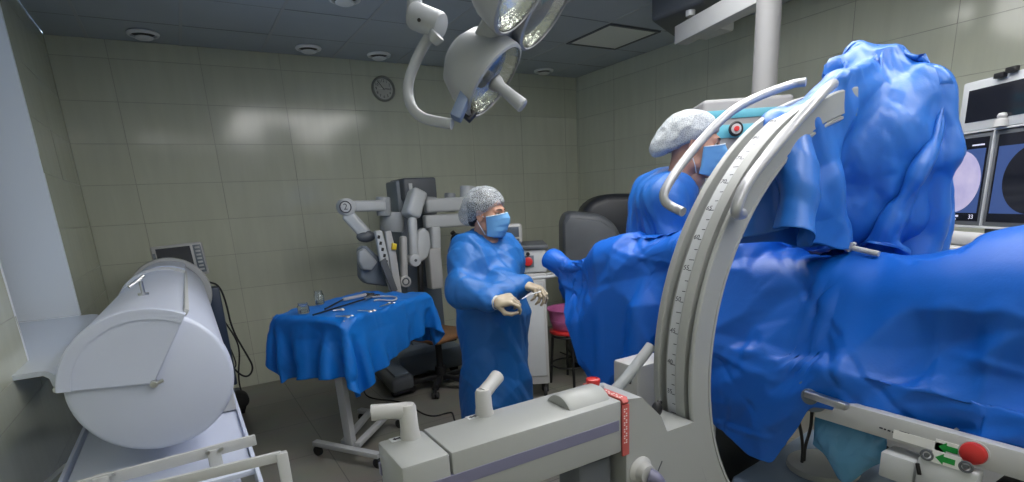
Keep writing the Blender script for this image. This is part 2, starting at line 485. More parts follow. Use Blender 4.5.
# ------------------------------------------------------------------ palette
M_white = mat('white_plastic', (.46, .46, .46), .35, bump=.02, bscale=250)
M_whitemetal = mat('white_enamel', (.50, .51, .52), .3, var=.03)
M_lav = mat('lavender_white_enamel', (.54, .585, .72), .32, var=.03, vscale=3)
M_grey = mat('grey_plastic', (.33, .35, .37), .4, var=.05)
M_ltgrey = mat('light_grey_plastic', (.52, .54, .56), .38, var=.04)
M_dkgrey = mat('dark_grey_plastic', (.10, .11, .125), .45, var=.08)
M_slate = mat('slate_grey_plastic', (.15, .18, .22), .42, var=.06)
M_black = mat('black_plastic', (.012, .012, .014), .4)
M_rubber = mat('black_rubber', (.02, .02, .022), .7, bump=.1, bscale=120)
M_steel = mat('brushed_steel', (.55, .56, .57), .28, metal=1, var=.05, vscale=30)
M_chrome = mat('chrome', (.75, .76, .77), .12, metal=1)
M_navy = mat('navy_enamel', (.03, .05, .10), .4, var=.06)
M_purple = mat('muted_purple_plastic', (.17, .17, .26), .4)
M_red = mat('red_plastic', (.55, .03, .03), .35)
M_redband = mat('red_tape', (.50, .10, .09), .45, var=.08, vscale=30)
M_green = mat('green_sticker', (.01, .30, .05), .5)
M_yellow = mat('yellow_plastic', (.75, .55, .03), .4)
M_drape = drape_mat('blue_drape', (.001, .11, .54), .46, .12, 7.5, film=.0)
M_drape3 = drape_mat('bright_blue_drape', (.0, .165, .62), .5, .10, 7.5, film=.0)
M_drape2 = drape_mat('blue_bag_film', (.018, .15, .56), .42, .10, 8.0, film=.30)
M_gown = drape_mat('blue_gown', (.008, .11, .42), .5, .12, 9.0, film=.0)
M_glass = mat('clear_glass', (.9, .95, 1), .03, trans=1.0)
M_ink = mat('dark_ink', (.03, .03, .05), .5)
M_teal = mat('teal_enamel', (.10, .36, .46), .4)
M_wood = mat('brown_laminate', (.22, .11, .05), .5, var=.2, vscale=12)
M_pink = mat('pink_plastic', (.52, .14, .34), .38, var=.05)

# ------------------------------------------------------------------ the room
X0, X1, Y0, Y1, ZC = -.58, 4.14, -2.35, 5.25, 2.82
def tile_mat():
    m = mat('glazed_cream_tile', (.30, .305, .245), .13, spec=.5)
    nt = m.node_tree; N = nt.nodes; L = nt.links; b = N['Principled BSDF']
    at_ = N.new('ShaderNodeAttribute'); at_.attribute_name = 'tile'
    geo = N.new('ShaderNodeTexCoord')
    mp = N.new('ShaderNodeMapping'); mp.inputs['Scale'].default_value = (9, 9, 1.2)
    L.new(geo.outputs['Object'], mp.inputs['Vector'])
    nz = N.new('ShaderNodeTexNoise'); nz.inputs['Scale'].default_value = 1.6; nz.inputs['Detail'].default_value = 6
    L.new(mp.outputs['Vector'], nz.inputs['Vector'])
    ad = N.new('ShaderNodeMath'); ad.operation = 'MULTIPLY_ADD'; ad.inputs[1].default_value = .22
    L.new(at_.outputs['Fac'], ad.inputs[0]); L.new(nz.outputs['Fac'], ad.inputs[2])
    cr = N.new('ShaderNodeValToRGB')
    cr.color_ramp.elements[0].position = .35; cr.color_ramp.elements[0].color = (.54, .56, .46, 1)
    cr.color_ramp.elements[1].position = 1.05 if False else 1.0; cr.color_ramp.elements[1].color = (.61, .63, .52, 1)
    L.new(ad.outputs['Value'], cr.inputs['Fac']); L.new(cr.outputs['Color'], b.inputs['Base Color'])
    return m
M_tile = tile_mat()
M_grout = mat('wall_grout', (.33, .33, .28), .8)
M_jamb = mat('white_painted_reveal', (.70, .74, .78), .45)

def tiled_wall(name, o, u, v, ulen, vlen, uoff, voff, hole=None, tw=.6, th=.3):
    """glazed tiles with grout grooves on the plane o + u*a + v*b"""
    o = Vector(o); u = Vector(u); v = Vector(v); nrm = u.cross(v)
    V, F, T = [], [], []
    g = .0016; back = .0015
    def us(off, step, ln):
        q = [0.0]; x = off
        while x < ln-1e-4:
            if x > 1e-4: q.append(x)
            x += step
        return q+[ln]
    ua, va = us(uoff, tw, ulen), us(voff, th, vlen)
    def cell(a0, a1, b0, b1):
        if hole:
            h0, h1, k0, k1 = hole
            if a0 >= h0-1e-5 and a1 <= h1+1e-5 and b0 >= k0-1e-5 and b1 <= k1+1e-5: return
        k = len(V); t = random.random(); ta, tb = random.gauss(0, .0028), random.gauss(0, .0022)
        ca, cb = (a0+a1)/2, (b0+b1)/2
        for (a, b) in ((a0+g, b0+g), (a1-g, b0+g), (a1-g, b1-g), (a0+g, b1-g)):
            V.append(o+u*a+v*b+nrm*((a-ca)*ta+(b-cb)*tb)*1.0)
        for (a, b) in ((a0, b0), (a1, b0), (a1, b1), (a0, b1)): V.append(o+u*a+v*b-nrm*back)
        F.append((k, k+1, k+2, k+3)); T.append((t, 0))
        for i in range(4): F.append((k+4+i, k+4+(i+1) % 4, k+(i+1) % 4, k+i)); T.append((t, 1))
    if hole:
        for h in (hole[0], hole[1]):
            if 0 < h < ulen: ua = sorted(set([q for q in ua if abs(q-h) > .004]+[h]))
        for h in (hole[2], hole[3]):
            if 0 < h < vlen: va = sorted(set([q for q in va if abs(q-h) > .004]+[h]))
    for a0, a1 in zip(ua[:-1], ua[1:]):
        for b0, b1 in zip(va[:-1], va[1:]): cell(a0, a1, b0, b1)
    # the wall body behind the tiles
    k0 = len(F)
    me = npmesh(name, V, F)
    me.materials.append(M_tile); me.materials.append(M_grout)
    me.polygons.foreach_set('material_index', [t[1] for t in T])
    a = me.attributes.new('tile', 'FLOAT', 'FACE'); a.data.foreach_set('value', [t[0] for t in T])
    bm = bmesh.new(); bm.from_mesh(me)
    def slab(a0, a1, b0, b1):
        vs = []
        for dpt in (.0015, .12):
            vs += [bm.verts.new(o+u*p+v*q-nrm*dpt) for p, q in ((a0, b0), (a1, b0), (a1, b1), (a0, b1))]
        for f in ((4, 7, 6, 5), (0, 1, 5, 4), (1, 2, 6, 5), (2, 3, 7, 6), (3, 0, 4, 7)):
            fc = bm.faces.new([vs[i] for i in f]); fc.material_index = 1
    if hole:
        h0, h1, k0_, k1_ = hole
        slab(-.12, h0, 0, vlen); slab(h1, ulen+.12, 0, vlen); slab(h0, h1, 0, k0_); slab(h0, h1, k1_, vlen)
    else: slab(-.0015, ulen+.0015, -.05, vlen+.06)
    bm.to_mesh(me); bm.free()
    ob = bpy.data.objects.new(name, me); COL.objects.link(ob)
    return structure(ob)
# rows of tiles at z = .29 + .3 k, joints of the end wall at x = .37 + .6 k
tiled_wall('wall_back', (X0, Y1, 0), (1, 0, 0), (0, 0, 1), X1-X0, ZC, (.37-X0) % .6, .29)
tiled_wall('wall_right', (X1, Y1, 0), (0, -1, 0), (0, 0, 1), Y1-Y0, ZC, (Y1-1.62) % .6, .275)
WY0, WY1, WZ0, WZ1 = 2.65, 3.93, 1.0, 2.72
tiled_wall('wall_left', (X0, Y0, 0), (0, 1, 0), (0, 0, 1), Y1-Y0, ZC, (3.93-Y0) % .6, .29, hole=(WY0-Y0, WY1-Y0, WZ0, WZ1))
tiled_wall('wall_front', (X1, Y0, 0), (-1, 0, 0), (0, 0, 1), X1-X0, ZC, .3, .29)

def floor_mat():
    m = mat('stoneware_floor', (.2, .19, .165), .34)
    nt = m.node_tree; N = nt.nodes; L = nt.links; b = N['Principled BSDF']
    tc = N.new('ShaderNodeTexCoord')
    mp = N.new('ShaderNodeMapping'); mp.inputs['Location'].default_value = (.007, -.15, 0)
    L.new(tc.outputs['Object'], mp.inputs['Vector'])
    br = N.new('ShaderNodeTexBrick'); br.offset = 0; br.inputs['Scale'].default_value = 1
    br.inputs['Brick Width'].default_value = .6; br.inputs['Row Height'].default_value = .6
    br.inputs['Mortar Size'].default_value = .003; br.inputs['Bias'].default_value = 0
    br.inputs['Color1'].default_value = (.205, .195, .165, 1); br.inputs['Color2'].default_value = (.235, .225, .19, 1); br.inputs['Mortar'].default_value = (.10, .098, .09, 1)
    L.new(mp.outputs['Vector'], br.inputs['Vector'])
    nz = N.new('ShaderNodeTexNoise'); nz.inputs['Scale'].default_value = 5; nz.inputs['Detail'].default_value = 6
    L.new(tc.outputs['Object'], nz.inputs['Vector'])
    mx = N.new('ShaderNodeMix'); mx.data_type = 'RGBA'; mx.blend_type = 'MULTIPLY'; mx.inputs['Factor'].default_value = .35
    L.new(br.outputs['Color'], mx.inputs['A']); L.new(nz.outputs['Color'], mx.inputs['B'])
    hs = N.new('ShaderNodeHueSaturation'); hs.inputs['Saturation'].default_value = .8; hs.inputs['Value'].default_value = 1.15
    L.new(mx.outputs['Result'], hs.inputs['Color']); L.new(hs.outputs['Color'], b.inputs['Base Color'])
    return m
structure(MB().span((X0-.12, Y0-.12, -.1), (X1+.12, Y1+.12, 0)).build('floor', floor_mat(), None, 0))

def ceiling_mat():
    m = mat('ceiling_tile_grey', (.40, .43, .46), .75)
    nt = m.node_tree; N = nt.nodes; L = nt.links; b = N['Principled BSDF']
    tc = N.new('ShaderNodeTexCoord')
    nz = N.new('ShaderNodeTexNoise'); nz.inputs['Scale'].default_value = 2.5; nz.inputs['Detail'].default_value = 3
    L.new(tc.outputs['Object'], nz.inputs['Vector'])
    cr = N.new('ShaderNodeValToRGB')
    cr.color_ramp.elements[0].color = (.42, .47, .53, 1); cr.color_ramp.elements[1].color = (.50, .55, .61, 1)
    L.new(nz.outputs['Fac'], cr.inputs['Fac']); L.new(cr.outputs['Color'], b.inputs['Base Color'])
    return m
# suspended ceiling: panels in a grid of T bars; lit panels over the table, more added unseen behind as fill
GX, GY, P = .253, 4.745, .583
LIT = [(1, k) for k in (4, 5, 6, 7, 8)]+[(3, k) for k in (4, 5, 6, 7, 8)]+[(2, 4), (2, 5), (-1, 9), (0, 10), (2, 10), (4, 10)]   # column, row counted back from GY; trailing ones unseen, added for frontal fill
UNLIT = [(5, 1)]
def cellbox(i, k): return (GX+P*i, GX+P*(i+1), GY-P*(k+1), GY-P*k)
mb = MB(); tb = MB()
for i in range(-2, 7):
    for k in range(-1, 13):
        x0, x1, y0, y1 = cellbox(i, k)
        x0, x1, y0, y1 = max(x0, X0), min(x1, X1), max(y0, Y0), min(y1, Y1)
        if x1-x0 < .01 or y1-y0 < .01: continue
        if (i, k) in LIT or (i, k) in UNLIT: continue
        mb.span((x0+.006, y0+.002, ZC-.001+random.uniform(-.0015, .0015)), (x1-.006, y1-.002, ZC+.012))
mb.span((X0-.12, Y0-.12, ZC+.05), (X1+.12, Y1+.12, ZC+.12))
ceil = structure(mb.build('ceiling', ceiling_mat(), None, 0))
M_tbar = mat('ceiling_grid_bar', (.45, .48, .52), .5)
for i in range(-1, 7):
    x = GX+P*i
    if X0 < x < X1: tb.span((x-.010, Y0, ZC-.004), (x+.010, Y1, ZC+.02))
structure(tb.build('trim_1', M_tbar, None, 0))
tb = MB()
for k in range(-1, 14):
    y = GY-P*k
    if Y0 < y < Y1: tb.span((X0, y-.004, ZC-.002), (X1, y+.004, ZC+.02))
structure(tb.build('trim_2', mat('ceiling_grid_dark_bar', (.22, .24, .27), .6), None, 0))  # cross bars, narrower and darker than the long ones

M_lit = mat('lit_diffuser', (.9, .9, .9), .5, emit=(1.0, .985, .96), estr=9.2)
M_dif = mat('unlit_diffuser', (.85, .87, .83), .5)
def panel_light(i, k, lit, label):
    x0, x1, y0, y1 = cellbox(i, k)
    t = thing('ceiling_light', ((x0+x1)/2, (y0+y1)/2, ZC-.012), label, 'ceiling light', 'lit ceiling panels over the table' if lit else None)
    f = MB()
    for a, b in (((x0+.008, y0+.008), (x1-.008, y0+.03)), ((x0+.008, y1-.03), (x1-.008, y1-.008)), ((x0+.008, y0+.03), (x0+.03, y1-.03)), ((x1-.03, y0+.03), (x1-.008, y1-.03))):
        f.span((*a, ZC-.012), (*b, ZC+.02))
    f.build('frame', M_dkgrey if not lit else M_whitemetal, t, 0)
    MB().span((x0+.03, y0+.03, ZC-.006), (x1-.03, y1-.03, ZC+.01)).build('diffuser', M_lit if lit else M_dif, t, 0)
for i, k in LIT: panel_light(i, k, True, 'lit square ceiling panel, reflected in the wall tiles or added unseen as fill light')
panel_light(5, 1, False, 'unlit square ceiling panel with a thin dark frame near the right wall')

# round air valves in the ceiling
M_valve = mat('valve_enamel', (.86, .88, .90), .35)
def valve(x, y, lab):
    t = thing('ceiling_vent', (x, y, ZC-.035), lab, 'ceiling vent', 'round ceiling valves')
    MB().lathe([(.072, -.004), (.098, -.004), (.104, -.010), (.098, -.022), (.084, -.026), (.074, -.018)], (x, y, ZC), (0, 0, 1), 36).build('ring', M_valve, t)
    MB().lathe([(0, -.048), (.045, -.047), (.058, -.041), (.061, -.034), (.05, -.030), (0, -.028)], (x, y, ZC), (0, 0, 1), 32).build('disc', M_valve, t)
    MB().cyl((x, y, ZC-.012), (x, y, ZC-.002), .073, seg=28).build('throat', M_black, t)
valve(.02, 4.99, 'round ceiling valve over the white cylinder, next to the left corner')
valve(1.16, 4.98, 'round ceiling valve near the end wall, second from the left corner')
valve(1.76, 5.0, 'round ceiling valve just above the wall clock')
valve(1.15, 3.80, 'round ceiling valve at the top edge, farther from the end wall than the others')
valve(3.55, 5.04, 'round ceiling valve by the far right corner, beyond the lamp handle')

def pane_mat():
    m = mat('window_glass', (.9, .95, 1), .02)
    nt = m.node_tree; N = nt.nodes; L = nt.links
    tr = N.new('ShaderNodeBsdfTransparent'); gl = N.new('ShaderNodeBsdfGlossy'); gl.inputs['Roughness'].default_value = .02
    fr = N.new('ShaderNodeFresnel'); mx = N.new('ShaderNodeMixShader')
    L.new(fr.outputs['Fac'], mx.inputs['Fac']); L.new(tr.outputs['BSDF'], mx.inputs[1]); L.new(gl.outputs['BSDF'], mx.inputs[2])
    L.new(mx.outputs['Shader'], N['Material Output'].inputs['Surface'])
    return m
# window in the left wall: reveal, sill, frame and pane
rv = MB()
rv.span((-1.0, WY1-.004, WZ0), (X0+.001, WY1+.02, WZ1)).span((-1.0, WY0-.02, WZ0), (X0+.001, WY0+.004, WZ1)).span((-1.0, WY0, WZ1-.004), (X0+.001, WY1, WZ1+.02)).span((-1.0, WY0, WZ0-.03), (X0-.001, WY1, WZ0+.004))
structure(rv.build('trim_3', M_jamb, None, 0))
sec = [(-.98, 1.0), (-.98, 1.016), (-.51, 1.016), (-.487, 1.012), (-.473, 1.0), (-.468, .985), (-.468, .955), (-.474, .95), (-.482, .955), (-.486, .985), (-.5, .998)]
sl = MB().prism([(p[0], p[1]) for p in sec], -3.78, -2.40, Matrix.Rotation(PI/2, 4, 'X'))
o = structure(sl.build('window_sill', mat('white_sill_laminate', (.62, .67, .75), .25), None, 40))
w = bpy.data.objects.new('window_1', None); COL.objects.link(w); w.location = (-.95, (WY0+WY1)/2, WZ0); structure(w)
fb = MB()
for y in (WY0+.03, (WY0+WY1)/2, WY1-.03): fb.span((-.98, y-.03, WZ0+.016), (-.92, y+.03, WZ1), .004)
for z in (WZ0+.046, WZ1-.03): fb.span((-.98, WY0, z-.03), (-.92, WY1, z+.03), .004)
structure(fb.build('window_frame', M_whitemetal, w))
structure(MB().span((-.955, WY0+.06, WZ0+.07), (-.947, WY1-.06, WZ1-.06)).build('window_pane', pane_mat(), w, 0))

# clock on the end wall
def clock():
    c = Vector((1.853, Y1-.003, 2.585)); R = .112
    t = thing('wall_clock', (c.x, c.y, c.z-R), 'small round wall clock with black numerals high on the tiled wall', 'clock')
    A = Matrix.Rotation(PI/2, 4, 'X')
    def F(): return Matrix.Translation(c) @ A
    MB().lathe([(R*.80, 0), (R*.80, .012), (R*.84, .026), (R*.93, .03), (R, .02), (R, 0)], c, (0, -1, 0), 48).build('rim', mat('pewter_plastic', (.24, .25, .23), .35), t)
    MB().cyl(c, c+Vector((0, -.010, 0)), R*.82, seg=40).build('dial', mat('dial_white', (.50, .51, .48), .5), t)
    n = MB()
    for h in range(1, 13):
        a = PI/2-h*PI/6
        n.text(str(h), .034, Matrix.Translation(c+Vector((math.cos(a)*R*.62, -.0108, math.sin(a)*R*.62))) @ A)
    n.build('numerals', M_ink, t, 0)
    hnd = MB()
    for deg, ln, wd in ((0, .062, .006), (128, .085, .005)):
        a = math.radians(deg); d = Vector((math.cos(a), 0, math.sin(a)))
        hnd.beam(c+Vector((0, -.013, 0))-d*.012, c+Vector((0, -.013, 0))+d*ln, wd, .0015, up=(0, 1, 0))
    hnd.cyl(c, c+Vector((0, -.016, 0)), .006, seg=12)
    hnd.build('hands', M_black, t, 0)
    d = Vector((-1, 0, .05))
    MB().beam(c+Vector((.01, -.0155, 0)), c+Vector((.01, -.0155, 0))+d*.07, .003, .001, up=(0, 1, 0)).build('second_hand', mat('pale_hand', (.8, .8, .78), .4), t, 0)
clock()

# ------------------------------------------------------------------ camera, light, output
cam = bpy.data.cameras.new('camera'); co = bpy.data.objects.new('camera', cam); COL.objects.link(co)
R3 = Matrix([list(map(float, CAMM[0])), list(map(float, -CAMM[1])), list(map(float, -CAMM[2]))]).transposed()
Mw = R3.to_4x4(); Mw.translation = (0, 0, CAMH); co.matrix_world = Mw
cam.sensor_width = 36; cam.lens = FPX/1024*36; cam.shift_y = (PYX-241)/1024; cam.clip_start = .02
SC.camera = co
W = bpy.data.worlds.new('world'); SC.world = W; W.use_nodes = True
bg = W.node_tree.nodes['Background']; bg.inputs['Color'].default_value = (.62, .78, 1.0, 1); bg.inputs['Strength'].default_value = 2.0
SC.view_settings.view_transform = 'Standard'; SC.view_settings.look = 'None'
SC.view_settings.exposure = 0.0; SC.view_settings.gamma = 1.0; SC.view_settings.use_curve_mapping = False
SC.cycles.use_denoising = True
SC.cycles.max_bounces = 8; SC.cycles.diffuse_bounces = 4; SC.cycles.glossy_bounces = 4
SC.cycles.caustics_reflective = False; SC.cycles.caustics_refractive = False
# ------------------------------------------------------------------ white cylindrical chamber on its trolley, by the window
def chamber():
    ax = lambda y: Vector((-.139+.007*(y-1.78), y, 1.058-.012*(y-1.78)))
    R = .204; y0, y1 = 1.78, 4.25
    t = thing('sterile_storage_chamber', (-.135, 3.0, .79), 'big white horizontal cylinder chamber with round front disc, beside the window sill', 'sterile storage chamber')
    d = (ax(y1)-ax(y0)).normalized(); L = (ax(y1)-ax(y0)).length
    up = Vector((0, 0, 1)); xx = Vector((1, 0, 0))
    M0 = frame(ax(y0), d, xx)          # local x = right, y = up reversed?  (z along the axis)
    # barrel
    MB().lathe([(0, .03), (R-.03, .03), (R-.012, .034), (R-.006, .05), (R-.006, L-.05), (R-.02, L-.01), (0, L)], ax(y0), d, 72, xx).build('barrel', M_lav, t)
    # fixed front disc, lower sector
    MB().lathe([(0, 0), (R-.014, 0), (R-.004, .006), (R, .014), (R, .05), (R-.01, .052), (0, .052)], ax(y0), d, 96, xx).build('front_disc', M_lav, t)
    # the turning lid: a shell over the upper left, closed in front by a sector plate
    yv = d.cross(M0.to_3x3().col[0])      # direction of local y
    s = 1 if yv.z > 0 else -1
    a0, a1 = (math.radians(59), math.radians(174)) if s > 0 else (math.radians(-174), math.radians(-59))
    Ls = 1.62
    lid = MB().lathe([(R+.009, -.012), (R+.009, Ls), (R+.004, Ls), (R+.004, -.0119)], ax(y0), d, 60, xx, a0, a1)
    lid.build('lid_shell', M_lav, t, 35)
    lp = MB()
    pts = [(0, 0)]+[((R+.0085)*math.cos(a0+(a1-a0)*i/40), (R+.0085)*math.sin(a0+(a1-a0)*i/40)) for i in range(41)]
    lp.prism(pts, -.016, -.001, M0, .002, 1)
    o = lp.build('lid_front', M_lav, t, 30)
    MB().lathe([(R-.020, -.020), (R+.008, -.020), (R+.0115, -.016), (R+.0115, .03), (R-.02, -.014), (R-.02, -.020)], ax(y0), d, 60, xx, a0, a1).build('lid_rim', M_lav, t, 30)
    # seams where lid edge runs along the barrel, and the lid's far band
    e = MB()
    for a in (a0, a1):
        p = M0.to_3x3() @ Vector((math.cos(a)*(R+.012), math.sin(a)*(R+.012), 0))
        e.beam(ax(y0)+p+d*.01, ax(y0)+p+d*Ls, .012, .02, up=p, bev=.003)
    e.build('lid_edge', M_whitemetal, t)
    MB().lathe([(R+.004, Ls-.02), (R+.022, Ls-.02), (R+.024, Ls), (R+.022, Ls+.02), (R+.004, Ls+.02)], ax(y0), d, 60, xx, a0, a1).build('lid_band', M_whitemetal, t)
    # clear hood at the far end
    MB().lathe([(R+.004, L-.55), (R+.012, L-.55), (R+.012, L-.02), (R+.004, L-.02)], ax(y0), d, 60, xx, a0, a1).build('far_hood', M_lav, t)
    MB().lathe([(R-.004, L-.01), (R+.03, L-.01), (R+.034, L+.01), (R+.03, L+.03), (0, L+.03)], ax(y0), d, 60, xx).build('end_flange', M_whitemetal, t)
    # spindle bolt at the middle of the disc
    q = ax(y0)
    MB().cyl(q+d*-.028, q+d*.0, .010, seg=16, bev=.002).cyl(q+d*-.022+Vector((.004, 0, 0)), q+d*-.022+Vector((.024, 0, .006)), .005, seg=10).build('spindle', M_steel, t)
    # lid handle
    h = MB(); c = at(156, 291, z=1.275)
    top = Vector((ax(c.y).x-.005, c.y, ax(c.y).z+R+.010))
    h.cyl(top-Vector((0, 0, .008)), top+Vector((0, 0, .006)), .016, seg=16).cyl(top, top+Vector((0, 0, .045)), .006, seg=10).tube([top+Vector((-.034, -.02, .032)), top+Vector((-.008, 0, .046)), top+Vector((.012, .01, .062))], .0055, 8, 1)
    h.build('lid_handle', M_steel, t)
    # cradle saddles that carry the barrel
    for y in (2.25, 3.75):
        c = ax(y); pts = [(-.21, -.268)] + [(-.21, -.17)] + [(math.cos(a)*(R-.004), math.sin(a)*(R-.004)) for a in [math.radians(q) for q in range(220, 321, 5)]] + [(.20, -.17), (.20, -.268)]
        MB().prism(pts, -.03, .03, Matrix.Translation(c) @ Matrix.Rotation(PI/2, 4, 'X'), .003, 1).build('saddle', M_whitemetal, t)
    return t
chamber()

def chamber_trolley():
    t = thing('chamber_trolley', (-.135, 2.8, 0), 'white enamelled steel trolley carrying the cylinder chamber, tray panel and flat push bar in front', 'trolley')
    xl, xr, yf, yb, zt = -.43, .075, 1.62, 4.2, .79
    # tray
    p = MB().span((xl+.02, yf+.02, zt-.028), (xr-.012, yb, zt-.012), .002)
    p.build('tray', M_lav, t)
    MB().span((xr-.012, yf-.10, zt-.10), (xr, yb, zt+.0), .003).build('side_rail', M_lav, t)
    MB().span((xl, yf, zt-.10), (xl+.012, yb, zt), .003).build('side_rail', M_lav, t)
    MB().span((xl+.012, yf, zt-.10), (xl+.19, yf+.012, zt-.012), .003).build('front_apron', M_lav, t)
    a = MB()
    a.beam((-.42, 1.71, .83), (.085, 1.71, .842), .012, .034, bev=.003)
    a.build('push_bar', M_whitemetal, t)
    for x in (-.30, -.03): MB().span((x-.018, 1.70, zt-.04), (x+.018, 1.735, .845), .003).build('bar_bracket', M_whitemetal, t)
    for x in (-.27, -.045, -.01): MB().cyl((x, 1.70, .842), (x, 1.692, .842), .006, seg=10).build('screw', M_steel, t)
    # open box bracket at the left with a cross lug
    b = MB()
    b.span((-.40, 1.60, .66), (-.392, 1.66, .80), .002).span((-.40, 1.52, .735), (-.27, 1.545, .76), .004).span((-.285, 1.5, .62), (-.272, 1.66, .80), .002)
    b.cyl((-.345, 1.545, .7475), (-.345, 1.51, .7475), .014, seg=16)
    b.build('box_bracket', M_lav, t)
    MB().prism([(-.285, .74), (-.215, .74), (-.185, .70), (-.185, .60), (-.30, .60)], -1.63, -1.47, Matrix.Rotation(PI/2, 4, 'X'), .008).build('drive_cover', M_whitemetal, t)
    for x, y in ((xl+.03, 1.75), (xr-.03, 1.75), (xl+.03, 4.1), (xr-.03, 4.1)):
        leg = MB().span((x-.02, y-.02, .11), (x+.02, y+.02, zt-.02), .003).build('leg', M_whitemetal, t)
        MB().cyl((x-.016, y, .05), (x+.016, y, .05), .05, seg=24, bev=.006).span((x-.022, y-.012, .05), (x+.022, y+.012, .115), .003).build('caster', M_rubber, leg)
    MB().span((xl+.02, 1.75, .22), (xr-.02, 4.1, .245), .004).build('lower_shelf', M_lav, t)
    return t
chamber_trolley()

def foreground_rail():
    t = thing('handrail_frame', (-.02, 1.30, 0), 'white square tube handrail frame at the bottom edge, in front of the white trolley', 'rail frame')
    z = .93
    MB().beam((-.34, 1.44, z-.035), (.115, 1.325, z+.003), .012, .026, bev=.003).build('top_rail', M_whitemetal, t)
    MB().beam((-.25, 1.40, z-.13), (.13, 1.315, z-.095), .012, .024, bev=.003).build('lower_rail', M_whitemetal, t)
    for x, y in ((.115, 1.325), (-.34, 1.44)):
        MB().beam((x, y, z+.012), (x+.004, y, .03), .026, .018, up=(0, 1, 0), bev=.003).build('upright', M_whitemetal, t)
        MB().beam((x, y-.10, .018), (x, y+.22, .018), .03, .036, bev=.004).build('foot', M_whitemetal, t)
    return t
foreground_rail()

def side_bracket():
    t = thing('wall_rail', (-.50, 2.2, 0), 'thin grey metal rail frame low between the tiled left wall and the trolley', 'rail')
    MB().tube([(-.56, 1.98, .03), (-.56, 1.98, .70), (-.47, 2.22, .72), (-.47, 2.22, .03)], .010, 10).build('frame', M_ltgrey, t)
    for x, y in ((-.56, 1.98), (-.47, 2.22)): MB().cyl((x, y, 0), (x, y, .03), .018, seg=14).build('foot', M_rubber, t)
side_bracket()

# patient monitor on its wheeled stand behind the chamber, with cables
def vital_monitor():
    c = at(180, 261, y=4.75)
    t = thing('monitor_stand', (.02, 4.72, 0), 'dark blue wheeled stand behind the far end of the white cylinder', 'stand')
    px, py = .11, 4.62
    MB().beam((.09, 4.72, .12), (.06, 4.72, c.z-.15), .05, .07, up=(0, 1, 0), bev=.006).build('post', M_navy, t)
    MB().span((-.12, 4.56, .05), (.20, 4.88, .12), .02).build('base', M_navy, t)
    bx = MB().span((.08, 4.58, .22), (.175, 4.70, 1.0), .015)
    bx.build('side_pack', M_navy, t)
    for x, y in ((-.09, 4.60), (.165, 4.52), (-.09, 4.85), (.17, 4.85)):
        MB().cyl((x-.02, y, .042), (x+.02, y, .042), .042, seg=24, bev=.006).span((x-.026, y-.014, .04), (x+.026, y+.014, .075), .003).build('caster', M_rubber, t)
    MB().cyl((.165, 4.40, .14), (.165, 4.50, .14), .062, seg=28, bev=.008).build('cable_drum', M_rubber, t)
    m = thing('patient_monitor', (c.x, 4.75, c.z-.14), 'small patient monitor with dark screen and side keys, behind the white cylinder', 'patient monitor')
    W, H = .168, .122
    M = Matrix.Translation((c.x+.0, 4.75, c.z)) @ rotm(math.radians(-6), math.radians(-2), math.radians(4))
    b = MB(); b.box((0, 0, 0), (2*W, .10, 2*H), None, .014, 3); bmesh.ops.transform(b.bm, matrix=M, verts=b.bm.verts); b.build('housing', M_white, m)
    b = MB(); b.box((-.028, -.051, .006), (.22, .004, .19)); bmesh.ops.transform(b.bm, matrix=M, verts=b.bm.verts); b.build('screen', mat('dark_screen', (.012, .016, .035), .12), m)
    b = MB(); b.box((.127, -.051, .0), (.054, .003, .205), None, .001); bmesh.ops.transform(b.bm, matrix=M, verts=b.bm.verts); b.build('key_panel', M_slate, m)
    b = MB()
    for i in range(7): b.box((.127, -.0535, .082-.027*i), (.032, .004, .013), None, .002)
    bmesh.ops.transform(b.bm, matrix=M, verts=b.bm.verts); b.build('keys', M_ltgrey, m)
    b = MB(); b.box((-.153, -.051, .05), (.016, .003, .04)); bmesh.ops.transform(b.bm, matrix=M, verts=b.bm.verts); b.build('side_label', M_slate, m)
    b = MB(); b.span((.03, 4.70, c.z-.18), (.09, 4.76, c.z-.11), .004); b.build('mount', M_navy, m)
    # loose cables
    def cab(pts, r, name, lab):
        o = MB().tube(pts, r, 8, 3).build(name, M_rubber, None, 60); tag(o, lab, 'cable')
    A = lambda px, py, y=4.62: at(px, py, y=y)
    cab([A(209, 282), A(219, 285), A(226, 302), A(232, 330), A(247, 355), A(254, 368), A(248, 378), A(237, 373), A(222, 352)], .007, 'cable', 'black cable looping farthest out from the monitor stand along the tiled wall')
    cab([A(208, 290), A(214, 300), A(222, 318), A(236, 338), A(240, 352), A(238, 376), at(241, 392, y=4.55), at(247, 402, y=4.5), at(244, 412, y=4.5)], .006, 'cable', 'thin black cable hanging from the monitor stand down to the drum')
    cab([A(207, 296), A(216, 322), A(226, 340), A(234, 356), A(237, 368), A(226, 370), A(214, 362)], .005, 'cable', 'thin black cable curling close to the white cylinder beside the stand')
vital_monitor()

